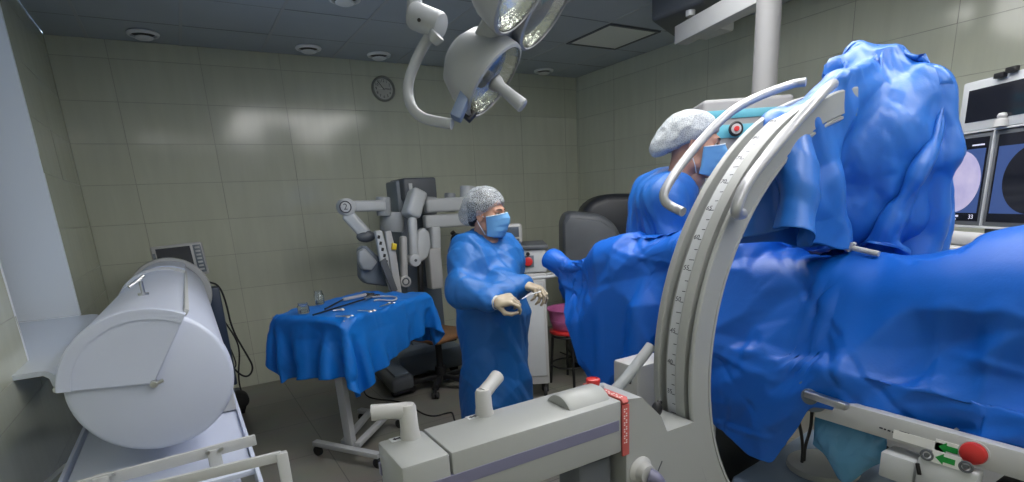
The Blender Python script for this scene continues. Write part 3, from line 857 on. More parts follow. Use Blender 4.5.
# ------------------------------------------------------------------ instrument table with its blue cloth
TE1 = Vector((.84, .545, 0)).normalized(); TE2 = Vector((-TE1.y, TE1.x, 0)); TC = Vector((.905, 3.53, 0)); TZ = .90
TROT = math.atan2(TE1.y, TE1.x); TL, TW = .86, .58
def tpt(a, b, z): return TC + TE1*a + TE2*b + Vector((0, 0, z))
def instrument_table():
    t = thing('instrument_table', TC, 'white wheeled instrument stand under the blue cloth, beside the woman', 'table')
    R = rotm(0, 0, TROT)
    MB().box(tpt(0, 0, TZ-.012), (TL, TW, .02), R, .006).build('table_top', M_whitemetal, t)
    f = at(351, 444, z=0.09); pa = at(317, 443, z=.085); pb = at(377, 455, z=.085)
    MB().beam((f.x, f.y, .08), (f.x-.01, f.y+.02, TZ-.03), .045, .06, up=(TE2.x, TE2.y, 0), bev=.006).build('column', M_whitemetal, t)
    ar = MB().beam((f.x-.01, f.y+.02, TZ-.045), tpt(.2, 0, TZ-.045), .05, .04, bev=.004)
    ar.build('support_arm', M_whitemetal, t)
    d = (pb-pa).normalized()
    MB().beam(pa-d*.02, pb+d*.02, .045, .032, bev=.005).build('front_foot_bar', M_whitemetal, t)
    n = Vector((-d.y, d.x, 0)); n = n if n.y > 0 else -n
    r1 = at(370, 412, z=.085); r2 = r1+d*.16
    MB().beam(f+d*-.06, r1, .04, .032, bev=.004).build('base_rail', M_whitemetal, t)
    MB().beam(f+d*.05, r2, .04, .032, bev=.004).build('base_rail', M_whitemetal, t)
    MB().beam(r1-d*.10, r2+d*.12, .045, .032, bev=.005).build('rear_foot_bar', M_whitemetal, t)
    for p in (pa, pb, r1-d*.08, r2+d*.10):
        c = MB().cyl(Vector((p.x, p.y, .032))-TE1*.013, Vector((p.x, p.y, .032))+TE1*.013, .032, seg=20, bev=.005)
        c.span((p.x-.012, p.y-.012, .03), (p.x+.012, p.y+.012, .075), .003); c.build('caster', M_rubber, t)
instrument_table()
def table_cloth():
    n, m = 50, 60; A, B = TL+.66, TW+.62
    u = np.linspace(-A/2, A/2, m); v = np.linspace(-B/2, B/2, n); U, V = np.meshgrid(u, v)
    # sheet laid a little askew on the top
    sk = math.radians(7); cu, su = math.cos(sk), math.sin(sk)
    kk = 1-.16*(np.abs(U)/(A/2)*np.abs(V)/(B/2))**2; U = U*kk; V = V*kk
    a = U*cu-V*su; b = U*su+V*cu
    P = np.stack([TC.x+TE1.x*a+TE2.x*b, TC.y+TE1.y*a+TE2.y*b, np.full_like(a, TZ+.02)], -1)
    P[..., 2] += .004*vnoise(P*np.array([1, 1, 0]), 9, 3)
    R = np.stack([U, V], -1)
    c = Cloth(P, R, bend=1.0)
    box = [((TC.x, TC.y, TZ-.05), (TL/2+.022, TW/2+.022, .060), TROT, .022)]
    def col(Q):
        hit = np.zeros(len(Q), bool); push_boxes(Q, box, hit); return hit
    c.run(110, 12, col, dt=.02, damp=.97, fric=.6)
    creased(c, .05, .24, 5, 3, .003, .001)
    me = c.mesh('drape_cloth')
    o = sheet_obj('table_drape', me, M_drape3, .002, None, 0)
    tag(o, 'bright blue surgical cloth draped over the instrument stand', 'drape')
table_cloth()
ZT = TZ+.016
def jar(p, r, h, lab, seed):
    t = thing('glass_jar', p, lab, 'jar', 'glass jars on the instrument stand')
    MB().lathe([(0, 0), (r*.92, 0), (r, .006), (r, h*.72), (r*.82, h*.8), (r*.82, h), (r*.74, h), (r*.74, h*.79), (r*.92, h*.70), (r*.92, .008), (0, .006)], p, (0, 0, 1), 28).build('body', M_glass, t)
    MB().lathe([(0, .007), (r*.9, .007), (r*.9, h*.35), (0, h*.35)], p, (0, 0, 1), 24).build('liquid', mat('clear_liquid', (.85, .93, 1), .02, trans=1.0), t)
pj = at(304, 313, z=ZT); jar(Vector((pj.x, pj.y, ZT)), .034, .062, 'low clear glass jar at the left corner of the blue cloth', 1)
pj = at(320, 304, z=ZT); jar(Vector((pj.x, pj.y, ZT)), .030, .088, 'taller clear glass jar standing behind the low jar on the blue cloth', 2)
def A_(px, py, dz=.006):
    p = at(px, py, z=ZT+dz); return Vector((p.x, p.y, ZT+dz))
def laparoscope(pts, col, lab):
    a, b, c = [A_(*p, .010) for p in pts]
    t = thing('laparoscopic_instrument', Vector((b.x, b.y, ZT)), lab, 'surgical instrument', 'long instruments on the blue cloth')
    MB().tube([a, b], .0055, 8).build('shaft', M_black, t)
    d = (c-b).normalized()
    h = MB().beam(b, c, .022, .02, bev=.005); h.build('handle', col, t)
    s = d.cross(Vector((0, 0, 1)))
    MB().torus(c+d*.025+s*.02, (0, 0, 1), .022, .005, 20, 8).torus(c+d*.02-s*.025, (0, 0, 1), .020, .005, 20, 8).build('finger_rings', M_black, t)
laparoscope(((313, 315), (365, 299), (372, 296)), M_steel, 'long black-shafted instrument lying lengthwise along the blue cloth')
laparoscope(((325, 309), (343, 299.5), (366, 294.5)), M_white, 'instrument with a long white handle lying at the rear of the blue cloth')
def clamp(p, q, lab, r=.012):
    a, b = A_(*p), A_(*q); d = (b-a).normalized(); s = d.cross(Vector((0, 0, 1)))
    t = thing('clamp_forceps', Vector(((a.x+b.x)/2, (a.y+b.y)/2, ZT)), lab, 'forceps', 'forceps on the blue cloth')
    m = a.lerp(b, .6)
    for k in (-1, 1):
        MB().tube([a+s*.002*k, m, b+s*.018*k], .0032, 8).torus(b+s*.018*k+d*r, (0, 0, 1), r, .003, 18, 6).build('arm', M_steel, t)
    MB().cyl(m-Vector((0, 0, .003)), m+Vector((0, 0, .004)), .005, seg=12).build('pivot', M_steel, t)
clamp((358, 310.5), (371, 311), 'small steel clamp lying at the middle of the blue cloth')
clamp((333, 310.5), (341, 309.5), 'small steel clamp lying close to the glass jars', .009)
clamp((336, 316), (349, 316.3), 'small steel clamp lying at the front corner fold of the blue cloth', .008)
clamp((380, 306.5), (391, 303), 'small steel clamp lying on the right half of the blue cloth', .008)
tb_ = MB().tube([A_(372, 297), A_(384, 296.2), A_(396, 296.6), A_(397, 299.5), A_(391, 301), A_(380, 299.6), A_(374, 300.4)], .006, 8, 3).build('suction_tube', M_white, None, 60)
tag(tb_, 'loop of white tubing at the right end of the blue cloth', 'tubing')
# ------------------------------------------------------------------ surgical robot cart at the end wall
def robot():
    t = thing('surgical_robot_cart', (1.65, 4.55, 0), 'grey multi-armed surgical robot cart standing at the tiled end wall behind the blue table', 'surgical robot')
    yb = 4.62
    A = lambda px, py, y=4.45: at(px, py, y=y)
    # base and column
    MB().prism([(1.40, 4.30), (2.02, 4.30), (2.05, 4.95), (1.38, 4.95)], .06, .26, None, .03).build('base', M_slate, t)
    q = at(402, 398, z=0)
    fp = MB().prism([(1.22, 3.99), (1.43, 4.03), (1.50, 4.75), (1.28, 4.75)], .05, .17, None, .035, 3)
    f_ = fp.build('base_foot', M_dkgrey, t)
    MB().prism([(1.235, 4.0), (1.42, 4.035), (1.49, 4.75), (1.29, 4.75)], .035, .06, None, .005).build('foot_skirt', M_black, f_)
    MB().prism([(1.27, 4.05), (1.40, 4.08), (1.46, 4.70), (1.32, 4.70)], .165, .19, None, .012).build('foot_cover', M_slate, f_)
    for x, y in ((1.28, 4.1), (1.40, 4.7), (1.95, 4.4), (1.95, 4.85)):
        MB().cyl((x-.03, y, .045), (x+.03, y, .045), .045, seg=24, bev=.006).build('wheel', M_rubber, t)
    cL, cR = A(402, 250, yb), A(438, 250, yb)
    MB().span((cL.x, yb-.02, .25), (cR.x, yb+.26, A(415, 180, yb).z), .02).build('column', M_slate, t)
    h0, h1 = A(405, 197, 4.5), A(436, 177, 4.5)
    hd = MB().span((h0.x-.0, 4.50, h0.z-.03), (h1.x, 4.86, h1.z), .02, 3).build('column_head', M_dkgrey, t)
    p = A(411, 187, 4.498); MB().span((p.x-.018, 4.494, p.z-.03), (p.x+.012, 4.502, p.z+.03), .001).build('head_label', M_ltgrey, hd)
    # shoulder hub
    MB().cyl(A(392, 232, 4.42), A(392, 212, 4.42), .10, seg=36, bev=.012).build('shoulder_hub', M_grey, t)
    MB().cyl(A(384, 216, 4.36), A(383, 197, 4.36), .058, seg=32, bev=.01).build('elbow_hub', M_grey, t)
    # left set-up link with its numbered hub
    a, b = A(349, 206.5, 4.33), A(385, 205.5, 4.33)
    MB().beam(a, b, .075, .085, bev=.02, seg=3).build('setup_link', M_ltgrey, t)
    c = A(346, 207, 4.30)
    hub = MB().cyl(c+Vector((0, -.055, .0)), c+Vector((0, .06, 0)), .064, seg=36, bev=.012).build('numbered_hub', M_ltgrey, t)
    mk = MB(); cc = at(345.5, 207, y=4.2435)
    Mt = Matrix.Translation((cc.x, 4.2435, cc.z)) @ Matrix.Rotation(PI/2, 4, 'X')
    mk.torus((cc.x, 4.2435, cc.z), (0, 1, 0), .042, .0045, 32, 6).text('2', .065, Mt, .002)
    mk.build('hub_number', M_ink, hub, 0)
    # drop link, joint, shield-shaped arm body
    MB().beam(A(346, 213, 4.30), A(367, 236, 4.25), .075, .10, bev=.028, seg=3).build('drop_link', M_ltgrey, t)
    MB().ball(A(366, 236.5, 4.25), (.075, .05, .045)).cyl(A(364, 233, 4.25), A(371, 238, 4.25), .045, seg=24, bev=.01).build('wrist_joint', M_dkgrey, t)
    def plate(pts, y0, y1, bev=.012):
        P = [at(px, py, y=y0) for px, py in pts]
        return MB().prism([(p.x, p.z) for p in P], -y1, -y0, Matrix.Rotation(PI/2, 4, 'X'), bev, 3)
    plate([(360, 249), (366, 245), (385, 262), (394, 280), (390, 287), (366, 284), (361, 278)], 4.18, 4.30, .02).build('arm_body', M_slate, t)
    plate([(358.5, 252), (365, 248), (378, 262), (372, 271), (363, 270), (359, 262)], 4.13, 4.20, .016).build('arm_shield', M_grey, t)
    rail = plate([(375.5, 231), (382, 230.5), (390, 262), (397, 291), (391, 291), (381, 262)], 4.10, 4.15, .006).build('carriage_rail', M_ltgrey, t)
    s = MB()
    for k in range(5):
        p = at(378.8+k*1.9, 237+k*6.2, y=4.098); s.box((p.x, 4.098, p.z), (.020, .006, .026), rotm(0, math.radians(16), 0), .002)
    s.build('rail_slots', M_black, rail)
    plate([(380, 262), (386, 258), (398, 290), (393, 294)], 4.07, 4.10, .004).build('rail_dark_cover', M_dkgrey, t)  # dark grey plate over the lower carriage rail
    r2 = plate([(385.5, 232), (391, 230.5), (396, 250), (402, 293), (395, 293)], 4.08, 4.13, .006).build('instrument_carriage', M_white, t)
    p = at(394, 246.5, y=4.07); MB().box((p.x, 4.07, p.z), (.035, .03, .05), rotm(0, .2, 0), .004).build('yellow_latch', M_yellow, r2)
    # middle arms
    hdk = MB().beam(A(418, 191, 4.32), A(410, 217, 4.28), .13, .16, up=(0, 1, 0), bev=.03, seg=3)
    hdk.build('arm_head', M_ltgrey, t)
    MB().beam(A(412, 217, 4.24), A(414, 261, 4.20), .07, .085, up=(0, 1, 0), bev=.03, seg=3).build('arm_link', M_ltgrey, t)
    c = A(413.5, 260, 4.2); j = MB().cyl(c+Vector((0, -.05, 0)), c+Vector((0, .05, 0)), .05, seg=32, bev=.008).build('link_joint', M_ltgrey, t)
    MB().cyl(c+Vector((0, -.053, 0)), c+Vector((0, -.045, 0)), .012, seg=16).build('joint_bolt', M_dkgrey, j)
    MB().beam(A(403, 236, 4.2), A(404, 281, 4.18), .055, .07, up=(0, 1, 0), bev=.022, seg=3).build('arm_link', M_white, t)
    c = A(404, 281, 4.18); j = MB().cyl(c+Vector((0, -.045, 0)), c+Vector((0, .04, 0)), .046, seg=32, bev=.006).build('link_joint', M_white, t)
    MB().torus(c+Vector((0, -.046, 0)), (0, 1, 0), .026, .006, 24, 8).build('joint_ring', M_dkgrey, j)
    plate([(418, 232), (424, 227), (430, 232), (431.5, 246), (428, 258), (420, 263), (416.5, 256)], 4.20, 4.27, .02).build('arm_disc', M_ltgrey, t)
    # right-hand set-up arms
    MB().beam(A(425, 206, 4.36), A(468, 203.5, 4.36), .09, .115, bev=.02, seg=3).build('setup_link', M_ltgrey, t)
    MB().beam(A(424, 222, 4.40), A(474, 219, 4.40), .09, .115, bev=.02, seg=3).build('setup_link', M_ltgrey, t)
    MB().cyl(A(467, 213, 4.38), A(467.5, 186, 4.38), .066, seg=32, bev=.012).build('elbow_hub', M_ltgrey, t)
    MB().cyl(A(450, 212, 4.52), A(450, 193, 4.52), .05, seg=28, bev=.01).build('rear_hub', M_grey, t)
    MB().cyl(A(430, 214, 4.42), A(430, 197, 4.42), .06, seg=28, bev=.01).build('rear_hub', M_grey, t)
    MB().beam(A(434, 226, 4.36), A(435, 250, 4.36), .085, .10, up=(0, 1, 0), bev=.02, seg=3).build('drop_link', M_ltgrey, t)
    a, b = A(428.5, 249, 4.30), A(444.5, 288, 4.30)
    MB().span((a.x, 4.30, b.z), (b.x, 4.42, a.z), .014, 3).build('arm_box', M_white, t)
    MB().beam(A(420, 262, 4.35), A(421, 300, 4.35), .04, .05, up=(0, 1, 0), bev=.008).build('cable_duct', M_black, t)
    MB().tube([A(452, 232, 4.45), A(459, 240, 4.45), A(457, 256, 4.45), A(450, 262, 4.45)], .022, 10, 2).ball(A(457, 240, 4.42), (.06, .05, .06)).build('cable_bundle', M_black, t)
robot()

# ------------------------------------------------------------------ swivel chair
def chair():
    o = Vector((1.66, 4.02, 0))
    t = thing('swivel_stool', o, 'black five-star swivel stool with brown seat between the blue table and the woman', 'chair')
    MB().cyl(o+Vector((0, 0, .08)), o+Vector((0, 0, .42)), .028, seg=20).cyl(o+Vector((0, 0, .08)), o+Vector((0, 0, .20)), .045, seg=20).build('gas_lift', M_black, t)
    for k in range(5):
        a = math.radians(235+72*k); d = Vector((math.cos(a), math.sin(a), 0))
        s = MB().beam(o+Vector((0, 0, .115)), o+d*.25+Vector((0, 0, .085)), .05, .04, bev=.012).build('star_arm', M_black, t)
        q = o+d*.25; n = Vector((-d.y, d.x, 0))
        MB().cyl(q-n*.024+Vector((0, 0, .028)), q-n*.005+Vector((0, 0, .028)), .028, seg=18, bev=.004).cyl(q+n*.005+Vector((0, 0, .028)), q+n*.024+Vector((0, 0, .028)), .028, seg=18, bev=.004).cyl(q+Vector((0, 0, .03)), q+Vector((0, 0, .085)), .010, seg=10).build('caster', M_rubber, s)
    MB().box(o+Vector((0, 0, .435)), (.24, .24, .03), None, .008).build('seat_plate', M_black, t)
    MB().box(o+Vector((0, 0, .475)), (.43, .43, .05), rotm(0, 0, .4), .022, 3).build('seat', M_wood, t)
chair()
def floor_cable(pts, lab, r=.006):
    P = [at(px, py, z=r) for px, py in pts]
    o = MB().tube(P, r, 8, 3).build('floor_cable', M_rubber, None, 60); tag(o, lab, 'cable')
floor_cable([(363, 383), (364, 394), (373, 399), (398, 401), (410, 406), (430, 418), (450, 412), (453, 413), (455, 423), (470, 436)], 'black cable on the floor from the robot foot past the grip handles')
floor_cable([(466, 390), (466, 404), (474, 416), (486, 424)], 'black cable on the floor running from the swivel stool behind the woman')
floor_cable([(560, 352), (572, 357), (590, 366), (600, 372)], 'thin black cable on the floor right of the stool')

# ------------------------------------------------------------------ equipment cart behind the woman
def cart():
    c = Vector((2.17, 3.53, 0)); F = Vector((-.50, -.86, 0)).normalized(); S = Vector((F.y*-1, F.x, 0))  # front, side
    rz = math.atan2(F.y, F.x)+PI/2
    R = rotm(0, 0, rz)
    t = thing('equipment_cart', c, 'tall white equipment cabinet on castors behind the woman, red knob on top panel', 'cart')
    W, D, H = .40, .44, 1.06
    top = .98
    MB().box(c+Vector((0, 0, .12+(top-.12)/2)), (W, D, top-.12), R, .012).build('cabinet', M_white, t)
    MB().box(c+F*(D/2+.004)+Vector((0, 0, .55)), (W-.05, .012, .72), R, .005).build('front_panel', M_ltgrey, t)
    MB().box(c+Vector((0, 0, top+.09)), (W+.02, D, .17), R, .012).build('top_unit', M_ltgrey, t)
    k = c+F*(D/2+.0)+Vector((0, 0, top+.10))
    kx = R.to_3x3() @ Vector((1, 0, 0))
    p = at(535.5, 263, d=3.75)
    kk = c+F*(D/2+.002)+kx*.075+Vector((0, 0, top+.09))
    MB().cyl(kk, kk+F*.025, .032, seg=20, bev=.005).build('red_knob', M_red, t)
    MB().cyl(kk+kx*0+Vector((0, 0, .055)), kk+Vector((0, 0, .055))+F*.02, .014, seg=14).build('dark_knob', M_black, t)
    MB().box(kk+Vector((0, 0, .0))+F*.001, (.085, .004, .085), R, .001).build('knob_plate', M_slate, t)
    MB().box(c+Vector((0, 0, top+.19)), (W+.05, D+.04, .03), R, .008).build('tray', M_dkgrey, t)
    for a in (-1, 1):
        for b in (-1, 1):
            q = c+kx*(a*(W/2-.035))+F*(b*(D/2-.035))
            MB().cyl(q-kx*.012+Vector((0, 0, .05)), q+kx*.012+Vector((0, 0, .05)), .05, seg=22, bev=.006).beam(q+Vector((0, 0, .05)), q+Vector((0, 0, .125)), .034, .05, up=(0, 1, 0), bev=.004).build('caster', M_rubber, t)
    MB().tube([c+kx*(W/2)+F*.1+Vector((0, 0, .95)), c+kx*(W/2+.07)+F*.12+Vector((0, 0, .96)), c+kx*(W/2+.07)+F*(.30)+Vector((0, 0, .96)), c+kx*(.05)+F*(.32)+Vector((0, 0, .96))], .012, 10, 2).build('push_handle', M_ltgrey, t)
    mc = c+kx*-.03-F*.05+Vector((0, 0, top+.205))
    m = thing('display_unit', mc, 'small white display unit on the cabinet just behind the shoulder of the woman', 'display')
    MB().box(mc+Vector((0, 0, .075)), (.16, .12, .15), R, .02, 3).build('housing', M_white, m)
    MB().box(mc+F*.061+Vector((0, 0, .09)), (.11, .004, .075), R, .001).build('screen', mat('grey_screen', (.10, .12, .15), .15), m)
    MB().box(mc+F*.061+Vector((0, 0, .03)), (.11, .006, .02), R, .002).build('key_strip', M_dkgrey, m)
cart()

# ------------------------------------------------------------------ stool with the pink basin
def stool():
    p = at(567, 388, z=0); c = Vector((2.60, 3.46, 0))
    t = thing('stool', c, 'low black-legged stool with a round red seat under the pink basin', 'stool')
    zs = .46
    MB().cyl(c+Vector((0, 0, zs-.03)), c+Vector((0, 0, zs)), .165, seg=36, bev=.010).build('seat', M_red, t)
    MB().torus(c+Vector((0, 0, zs-.05)), (0, 0, 1), .145, .010, 32, 8).build('seat_ring', M_black, t)
    for k in range(4):
        a = math.radians(-118+90*k); d = Vector((math.cos(a), math.sin(a), 0))
        MB().tube([c+d*.14+Vector((0, 0, zs-.04)), c+d*.17+Vector((0, 0, .0))], .011, 10).build('leg', M_black, t)
    MB().torus(c+Vector((0, 0, .16)), (0, 0, 1), .158, .007, 32, 8).build('foot_ring', M_black, t)
    b = c+Vector((0, 0, zs))
    o = thing('basin', b, 'pink plastic basin standing on the red stool', 'basin')
    MB().lathe([(0, 0), (.128, 0), (.135, .006), (.150, .06), (.155, .062), (.170, .165), (.186, .168), (.188, .176), (.182, .178), (.166, .172), (.148, .066), (.13, .012), (0, .010)], b, (0, 0, 1), 48).build('bowl', M_pink, o)
    MB().torus(b+Vector((0, 0, .085)), (0, 0, 1), .157, .004, 48, 6).build('band', M_pink, o)
stool()

# ------------------------------------------------------------------ surgeon's console in the far right corner
M_hood = mat('near_black_shell', (.022, .025, .032), .45)
def console():
    c = Vector((3.27, 3.70, 0))
    t = thing('surgeon_console', c, 'bulky grey robot console with a dark hood, standing near the far right corner', 'console')
    yy = math.radians(-32)
    M = Matrix.Translation(c) @ rotm(0, 0, yy)
    def pr(pts, d0, d1, bev=.03): return MB().prism(pts, d0, d1, M @ Matrix.Rotation(PI/2, 4, 'X'), bev, 3)
    # outline across (x) and up (z), extruded through the depth
    pr([(-.40, .08), (.36, .08), (.36, .50), (.30, .60), (-.30, .62), (-.40, .55)], -.30, .34, .04).build('pedestal', M_dkgrey, t)
    pr([(-.44, .46), (.0, .46), (.05, .80), (.05, 1.10), (-.02, 1.27), (-.14, 1.36), (-.40, 1.40), (-.46, 1.33), (-.47, .80)], -.05, .40, .05).build('side_shell', M_dkgrey, t)
    pr([(-.46, .50), (-.02, .50), (.03, .82), (.03, 1.08), (-.04, 1.23), (-.15, 1.31), (-.40, 1.35), (-.445, 1.30), (-.45, .80)], .39, .415, .01).build('side_panel', M_dkgrey, t)
    hood = pr([(-.26, .9), (.55, .9), (.60, 1.15), (.56, 1.42), (.40, 1.50), (-.04, 1.52), (-.20, 1.47), (-.28, 1.36)], -.34, .12, .07)
    hood.build('viewer_hood', M_hood, t)
    pr([(.05, .55), (.52, .55), (.55, .95), (.05, .95)], -.28, .2, .04).build('hood_neck', M_black, t)
    pr([(-.25, .62), (.45, .62), (.45, .70), (-.25, .70)], .1, .55, .02).build('arm_rest', M_black, t)
    for x, y in ((-.34, -.22), (-.34, .28), (.3, -.22), (.3, .28)):
        q = M @ Vector((x, y, 0)); MB().cyl(q+Vector((-.03, 0, .045)), q+Vector((.03, 0, .045)), .045, seg=20, bev=.006).build('wheel', M_rubber, t)
    pr([(-.2, .0), (.25, .0), (.25, .07), (-.2, .07)], .36, .62, .01).build('pedal_tray', M_black, t)
    a = M @ Vector((-.30, -.44, .60))
    MB().torus(a, M.to_3x3() @ Vector((.2, -1, 0)), .04, .006, 20, 8).build('cable_ring', M_steel, t)
console()
# ------------------------------------------------------------------ mobile X-ray C-arm
CC = Vector((1.75, .935, 1.04)); CW = .066; CRO, CRI = .72, .64
def cdir(a): return Vector((math.cos(a), 0, math.sin(a)))
RAIL_NEAR = [(742, 214, .855), (736, 214, .825), (737, 205, .822), (746, 182, .822), (784, 136, .822), (824, 91, .826), (833, 84, .85)]
RAIL_FAR = [(683, 212, 1.02), (672, 207, 1.06), (663.5, 201, 1.07), (664, 190, 1.075), (684, 160, 1.075), (716, 124, 1.075), (742, 103, 1.075), (790, 84, 1.07), (806, 82, 1.03)]
def carm():
    t = thing('c_arm', (.75, .93, 0), 'large white C-arm X-ray machine with ribbed curved track and purple-striped boom', 'X-ray machine')
    A0, A1 = math.radians(96), math.radians(284)
    sec = [(.720, -CW+.003), (.720, -CW+.010), (.697, -CW+.012), (.696, -CW+.024), (.719, -CW+.026), (.7205, -CW+.030), (.7205, -.014), (.719, -.011), (.7145, -.010), (.7145, .021), (.717, .022), (.694, .024),
           (.694, .043), (.719, .045), (.7205, .048), (.7205, CW-.004), (.717, CW), (.645, CW), (.640, CW-.005), (.640, -CW+.008), (.644, -CW+.002), (.651, -CW+.0015), (.653, -CW+.004), (.656, -CW+.004), (.658, -CW), (.716, -CW)]
    fr = []
    N = 96
    for i in range(N+1):
        a = A0+(A1-A0)*i/N; r = cdir(a); y = Vector((0, 1, 0)); z = r.cross(y)
        M = Matrix((r, y, z)).transposed().to_4x4(); M.translation = CC; fr.append(M)
    MB().sweep(sec, fr).build('c_arc', M_carm, t, 25)
    # printed degree scale lying in the track
    strip = MB()
    sp = [(.7146, -.009), (.7156, -.009), (.7156, .020), (.7146, .020)]
    strip.sweep(sp, fr[6:-14])
    st = strip.build('scale_strip', M_scale, t, 25)
    for k in range(0, 49):
        a = math.radians(112+k*2.2); r = cdir(a); tn = Vector((-math.sin(a), 0, math.cos(a)))
        M = Matrix((-tn, Vector((0, 1, 0)), r)).transposed().to_4x4(); M.translation = CC+r*.7157
        mk = MB().box((0, -.002 if k % 5 else .001, 0), (.0020, .010 if k % 5 else .016, .0006))
        bmesh.ops.transform(mk.bm, matrix=M, verts=mk.bm.verts); mk.build('scale_tick', M_ink, st, 0)
        if k % 3 == 0:
            MB().text(str(abs(90-5*(k//3))), .018, M @ Matrix.Translation((.006, .010, 0)) @ Matrix.Rotation(-PI/2, 4, 'Z'), .0006).build('scale_number', M_ink, st, 0)
    hb = MB().beam(at(817, 236, x=1.66), at(851, 247, x=1.66), .010, .026, bev=.003).build('receptor_handle', M_steel, t)
    MB().beam(at(814, 236, x=1.66), at(819, 237, x=1.66), .014, .018, bev=.004).build('handle_tip', M_white, hb)
    MB().beam(at(850, 246, x=1.66), at(853, 248, x=1.66), .016, .030, bev=.003).build('handle_collar', M_white, hb)
    MB().tube([at(853, 248, x=1.66), at(866, 251, x=1.66), at(879, 254, x=1.66)], .008, 10, 1).build('handle_rod', M_white, hb, 60)
    # two grab rails on the flanks
    near = [at(a, b, y=c) for a, b, c in RAIL_NEAR]
    MB().tube(near, .0135, 12, 2).build('grab_rail', M_railgrey, t, 60)
    far = [at(a, b, y=c) for a, b, c in RAIL_FAR]
    MB().tube(far, .0125, 12, 2).build('grab_rail', M_railgrey, t, 60)
    # carriage that holds the arc
    yn, yf = .862, .998
    def pp(pts, y): return [(at(px, py, y=y).x, at(px, py, y=y).z) for px, py in pts]
    out = pp([(606, 384), (627, 392), (641, 397), (660, 416), (666, 431), (689, 424)], yn)
    arc = []
    a_s = math.atan2(out[-1][1]-CC.z, out[-1][0]-CC.x) % (2*PI)
    for i in range(13):
        a = a_s+(math.radians(236)-a_s)*i/12; arc.append((CC.x+math.cos(a)*(CRO+.006), CC.z+math.sin(a)*(CRO+.006)))
    low = [(arc[-1][0]-.10, arc[-1][1]-.04), (.93, .46), (.86, .60), (.80, .84)]
    poly = [(.80, 1.049)]+out[2:-1]+arc+low
    RX = Matrix.Rotation(PI/2, 4, 'X')
    cg = MB().prism(poly, -.994, -.858, RX, 0).build('carriage', M_carm, t, 30)
    # sloping ledge between the flanks, under the track
    p1, p2 = out[-2], out[-1]
    kn = at(657, 409, y=.93)
    MB().ball(kn, (.014, .014, .02)).cyl(kn, kn+Vector((.02, .01, .012)), .007, seg=10).build('locking_knob', M_black, t)
    gl = at(640, 470, y=.858)
    MB().lathe([(0, 0), (.035, 0), (.035, .004), (.026, .012), (.022, .03), (0, .032)], gl+Vector((0, .001, 0)), (0, -1, 0), 28).build('lever_rosette', M_white, t)
    MB().tube([gl+Vector((0, -.03, 0)), gl+Vector((.01, -.045, -.005)), gl+Vector((.032, -.05, -.05)), gl+Vector((.036, -.05, -.10))], [.017, .016, .015, .013], 12, 2).build('brake_lever', M_purple, t)
    MB().beam(at(662, 461, y=.8575), at(655, 478, y=.8575), .0015, .003, up=(0, 1, 0)).build('wear_mark', M_dkgrey, t) 
    # boom: front block, main beam, band
    zt = 1.05; zb = at(560, 475, y=.857).z
    y0, y1 = .857, .997
    xs = at(451, 456, y=y0).x; xl = .262; xr = at(622, 402, y=y0).x
    MB().span((xl, y0, zb), (xs-.0015, y1, zt), .006, 2).build('boom_end_block', M_carm, t)
    MB().span((xs+.0015, y0, zb), (xr-.002, y1, zt), .004, 2).build('boom', M_carm, t)
    s0, s1 = at(470, 472, y=y0), at(620, 424, y=y0)
    zc = at(540, 452, y=y0).z
    sp = MB().span((xs-.10, y0-.0015, zc-.013), (xr-.010, y0+.01, zc+.013), .0006, 1)
    sp.build('purple_stripe', M_purple, t)
    sp = MB().span((xs-.10, y1-.01, zc-.013), (xr-.010, y1+.0015, zc+.013), .0006, 1)
    sp.build('purple_stripe', M_purple, t)
    band = MB()
    zbb = at(628, 454, y=y0).z
    band.span((xr-.001, y0-.003, zbb), (xr+.020, y0+.002, zt-.012), .001).span((xr-.001, y0+.004, zt-.006), (xr+.020, y1, zt+.003), .001)
    band.box((xr+.0075, y0+.002, zt-.005), (.017, .012, .012), rotm(math.radians(45), 0, 0), .001)
    b_ = band.build('red_band', M_redband, t)
    mk = MB()
    for k in range(16):
        z = zt-.022-.0055*k
        for q in (0, 1):
            if (k+q) % 3 != 2: mk.box((xr+.0045+.006*q, y0-.0035, z), (.0035, .0006, .0028))
    for k in range(14):
        y = y0+.012+.009*k
        for q in (0, 1):
            if (k+q) % 3 != 2: mk.box((xr+.0045+.006*q, y, zt+.0033), (.0035, .004, .0006))
    mk.build('band_marks', mat('tape_white', (.75, .70, .68), .5), b_, 0)
    # rounded cover on top, red stop button
    a, b = at(548, 402, z=zt), at(603, 386, z=zt)
    xa, xb = at(556, 404, z=zt).x, xr-.012
    MB().lathe([(0, 0), (.052, 0), (.055, .006), (.055, xb-xa-.01), (.05, xb-xa), (0, xb-xa)], (xa, y0+.068, zt-.030), (1, 0, 0), 40, (0, 1, 0), math.radians(20), math.radians(160)).build('top_cover', M_carm, t, 40)
    rb = at(593, 385, z=zt+.012)
    MB().box((rb.x, rb.y, zt+.004), (.040, .040, .016), rotm(0, 0, .1), .003).build('button_box', M_grey, t)
    MB().lathe([(0, .0), (.013, 0), (.016, .004), (.0175, .014), (.0165, .018), (.012, .0195), (.0115, .017), (0, .017)], (rb.x, rb.y, zt+.010), (0, 0, 1), 28).build('stop_button', M_red, t)
    # two crank-shaped grip levers on the boom
    h = at(410.5, 437, z=zt)
    tp = at(408.5, 409, y=h.y)
    el = at(379, 413, d=(tp-Vector((0, 0, 1.5))).dot(Vector(CAMM[2]))+.02)
